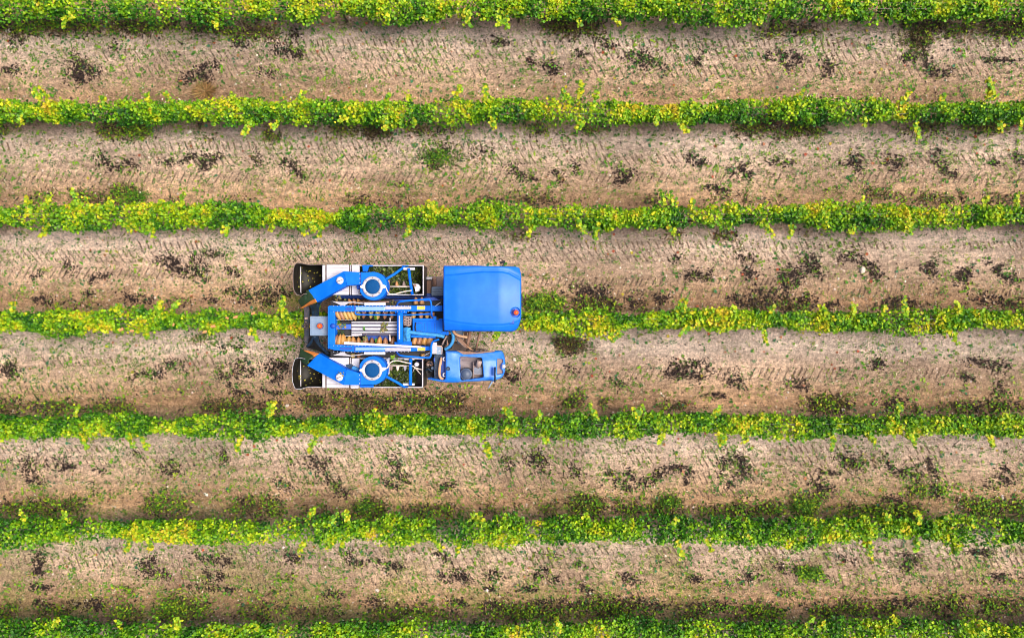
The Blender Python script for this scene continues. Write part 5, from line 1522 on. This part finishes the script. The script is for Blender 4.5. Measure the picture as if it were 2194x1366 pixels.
for nm, px, py, r_, cl, lb, ct in TUFTS:
    x, y = ground_px(px, py)
    x, y = float(x), float(y)
    n = 330
    ang = RNG.uniform(0, 2 * np.pi, n); rr = 1.15 * r_ * RNG.uniform(0, 1, n) ** .75 * (.3 + 1.4 * vnoise(np.cos(ang) * 2.5 + px, np.sin(ang) * 2.5, 1.0, 4))
    gx, gy = x + 1.45 * rr * np.cos(ang) + RNG.normal(0, .05, n), y + rr * np.sin(ang) * .62 + RNG.normal(0, .04, n)
    hgt = .22 * np.clip(1 - (rr / r_) ** 2, 0, 1)
    pos = np.stack([gx, gy, ground_z(gx, gy) + hgt * RNG.uniform(.1, 1, n)], 1)
    if nm == 'grass_tuft':
        ln = RNG.uniform(.14, .36, n)
        pos2 = np.stack([x + (gx - x) * .35, y + (gy - y) * .35, ground_z(gx, gy)], 1)
        yaw = ang - np.pi / 2
        V, Fc, C = scatter([(-.035, 0, 0), (.035, 0, 0), (0, .85, .5)], BLADE_F, pos2, orient(n, .3, yaw), np.stack([ln, ln, ln], 1), palette(n, cl, None, .25))
    else:
        s_ = RNG.uniform(.03, .075, n)
        p1 = scatter(OVAL_V, OVAL_F, pos, orient(n, 1.0), np.stack([s_, s_, s_], 1), palette(n, cl, (3, 3, 2, 2), .25))
        ln = RNG.uniform(.08, .22, n)
        p2 = scatter(BLADE_V, BLADE_F, np.stack([gx, gy, ground_z(gx, gy)], 1), orient(n, 1.0), np.stack([ln * .5, ln, ln], 1), palette(n, cl + BRN, None, .25))
        V, Fc, C = join([p1, p2])
    V = V - np.array([x, y, 0])
    o = link(nm, mesh_np(nm, V, Fc, C), M['weed'], None, (x, y, 0))
    tag(o, lb, ct, 'weeds and tufts that stand out')

# ---- scraps of leaf that lie on the harvester
def scraps():
    P_ = []
    cs = []
    def put(px, py, z, n, r, cols, sz):
        for _ in range(n):
            a = px + random.gauss(0, r); b_ = py + random.gauss(0, r)
            P_.append((tuple(P(a, b_, z + random.uniform(0, .02))), random.uniform(*sz), random.choice(cols)))
    yl = [(.5, .42, .03), (.36, .38, .05), (.25, .28, .05)]
    br = [(.20, .15, .06), (.28, .24, .10), (.12, .10, .03), (.16, .20, .05)]
    for _ in range(26): put(random.uniform(633, 686), random.uniform(572, 625), 1.97, 1, 1, yl, (.015, .035))
    for _ in range(26): put(random.uniform(633, 686), random.uniform(774, 826), 1.97, 1, 1, yl, (.015, .035))
    put(634, 605, 2.02, 7, 2.2, [(.7, .55, .02)], (.03, .06))
    put(823, 697, 2.36, 26, 3, br, (.02, .05)); put(823, 707, 2.36, 26, 3, br, (.02, .05)); put(830, 694, 2.36, 8, 3, br, (.02, .04))
    put(780, 703, 2.36, 4, 1.4, [(.06, .22, .02)], (.03, .05))
    put(731, 699, 2.32, 14, 3.5, [(.10, .17, .06), (.2, .22, .08), (.35, .2, .08)], (.03, .06)); put(724, 690, 2.2, 14, 3, [(.05, .18, .02), (.09, .22, .02)], (.04, .07)); put(730, 712, 2.2, 14, 5, [(.04, .07, .03), (.07, .10, .04)], (.04, .07))
    put(770, 676, 2.36, 14, 4, [(.30, .30, .04), (.14, .2, .03)], (.03, .05)); put(806, 680, 2.36, 5, 2, [(.12, .26, .02)], (.03, .05)); put(804, 728, 2.3, 7, 3, [(.05, .19, .02)], (.04, .06)); put(778, 724, 2.36, 18, 4, br, (.02, .05))
    put(841, 763, 2.62, 12, 2.5, [(.22, .36, .02), (.14, .28, .02)], (.04, .07)); put(846, 770, 2.55, 10, 4, [(.2, .3, .03), (.08, .2, .03)], (.03, .06))
    put(724, 803, 2.76, 12, 3.5, br, (.02, .04)); put(733, 801, 2.77, 7, 2.5, [(.3, .26, .12)], (.02, .04))
    put(655, 700, 1.37, 26, 4, [(.2, .14, .12), (.3, .22, .18), (.1, .08, .06)], (.02, .04)); put(656, 681, 1.38, 3, 1.2, [(.6, .42, .38)], (.03, .06))
    put(843, 653, 2.2, 14, 5, br, (.03, .05)); put(726, 638, 2.2, 14, 6, br, (.03, .06))
    for _ in range(30): put(random.uniform(655, 945), random.uniform(580, 820), 2.82, 0, 1, yl, (.01, .02))
    n = len(P_)
    pos = np.array([p[0] for p in P_]); sz = np.array([p[1] for p in P_]); col = np.array([p[2] for p in P_])
    V, Fc, C = scatter(LEAF_V, LEAF_F, pos, orient(n, .6), sz[:, None] * np.ones((1, 3)), col * RNG.uniform(.8, 1.2, (n, 1)))
    o = link('leaf_scraps', mesh_np('leaf_scraps', V, Fc, C), M['weed'])
    tag(o, 'yellow and brown leaf scraps lying on the harvester and in its trays', None, None, 'stuff')
scraps()
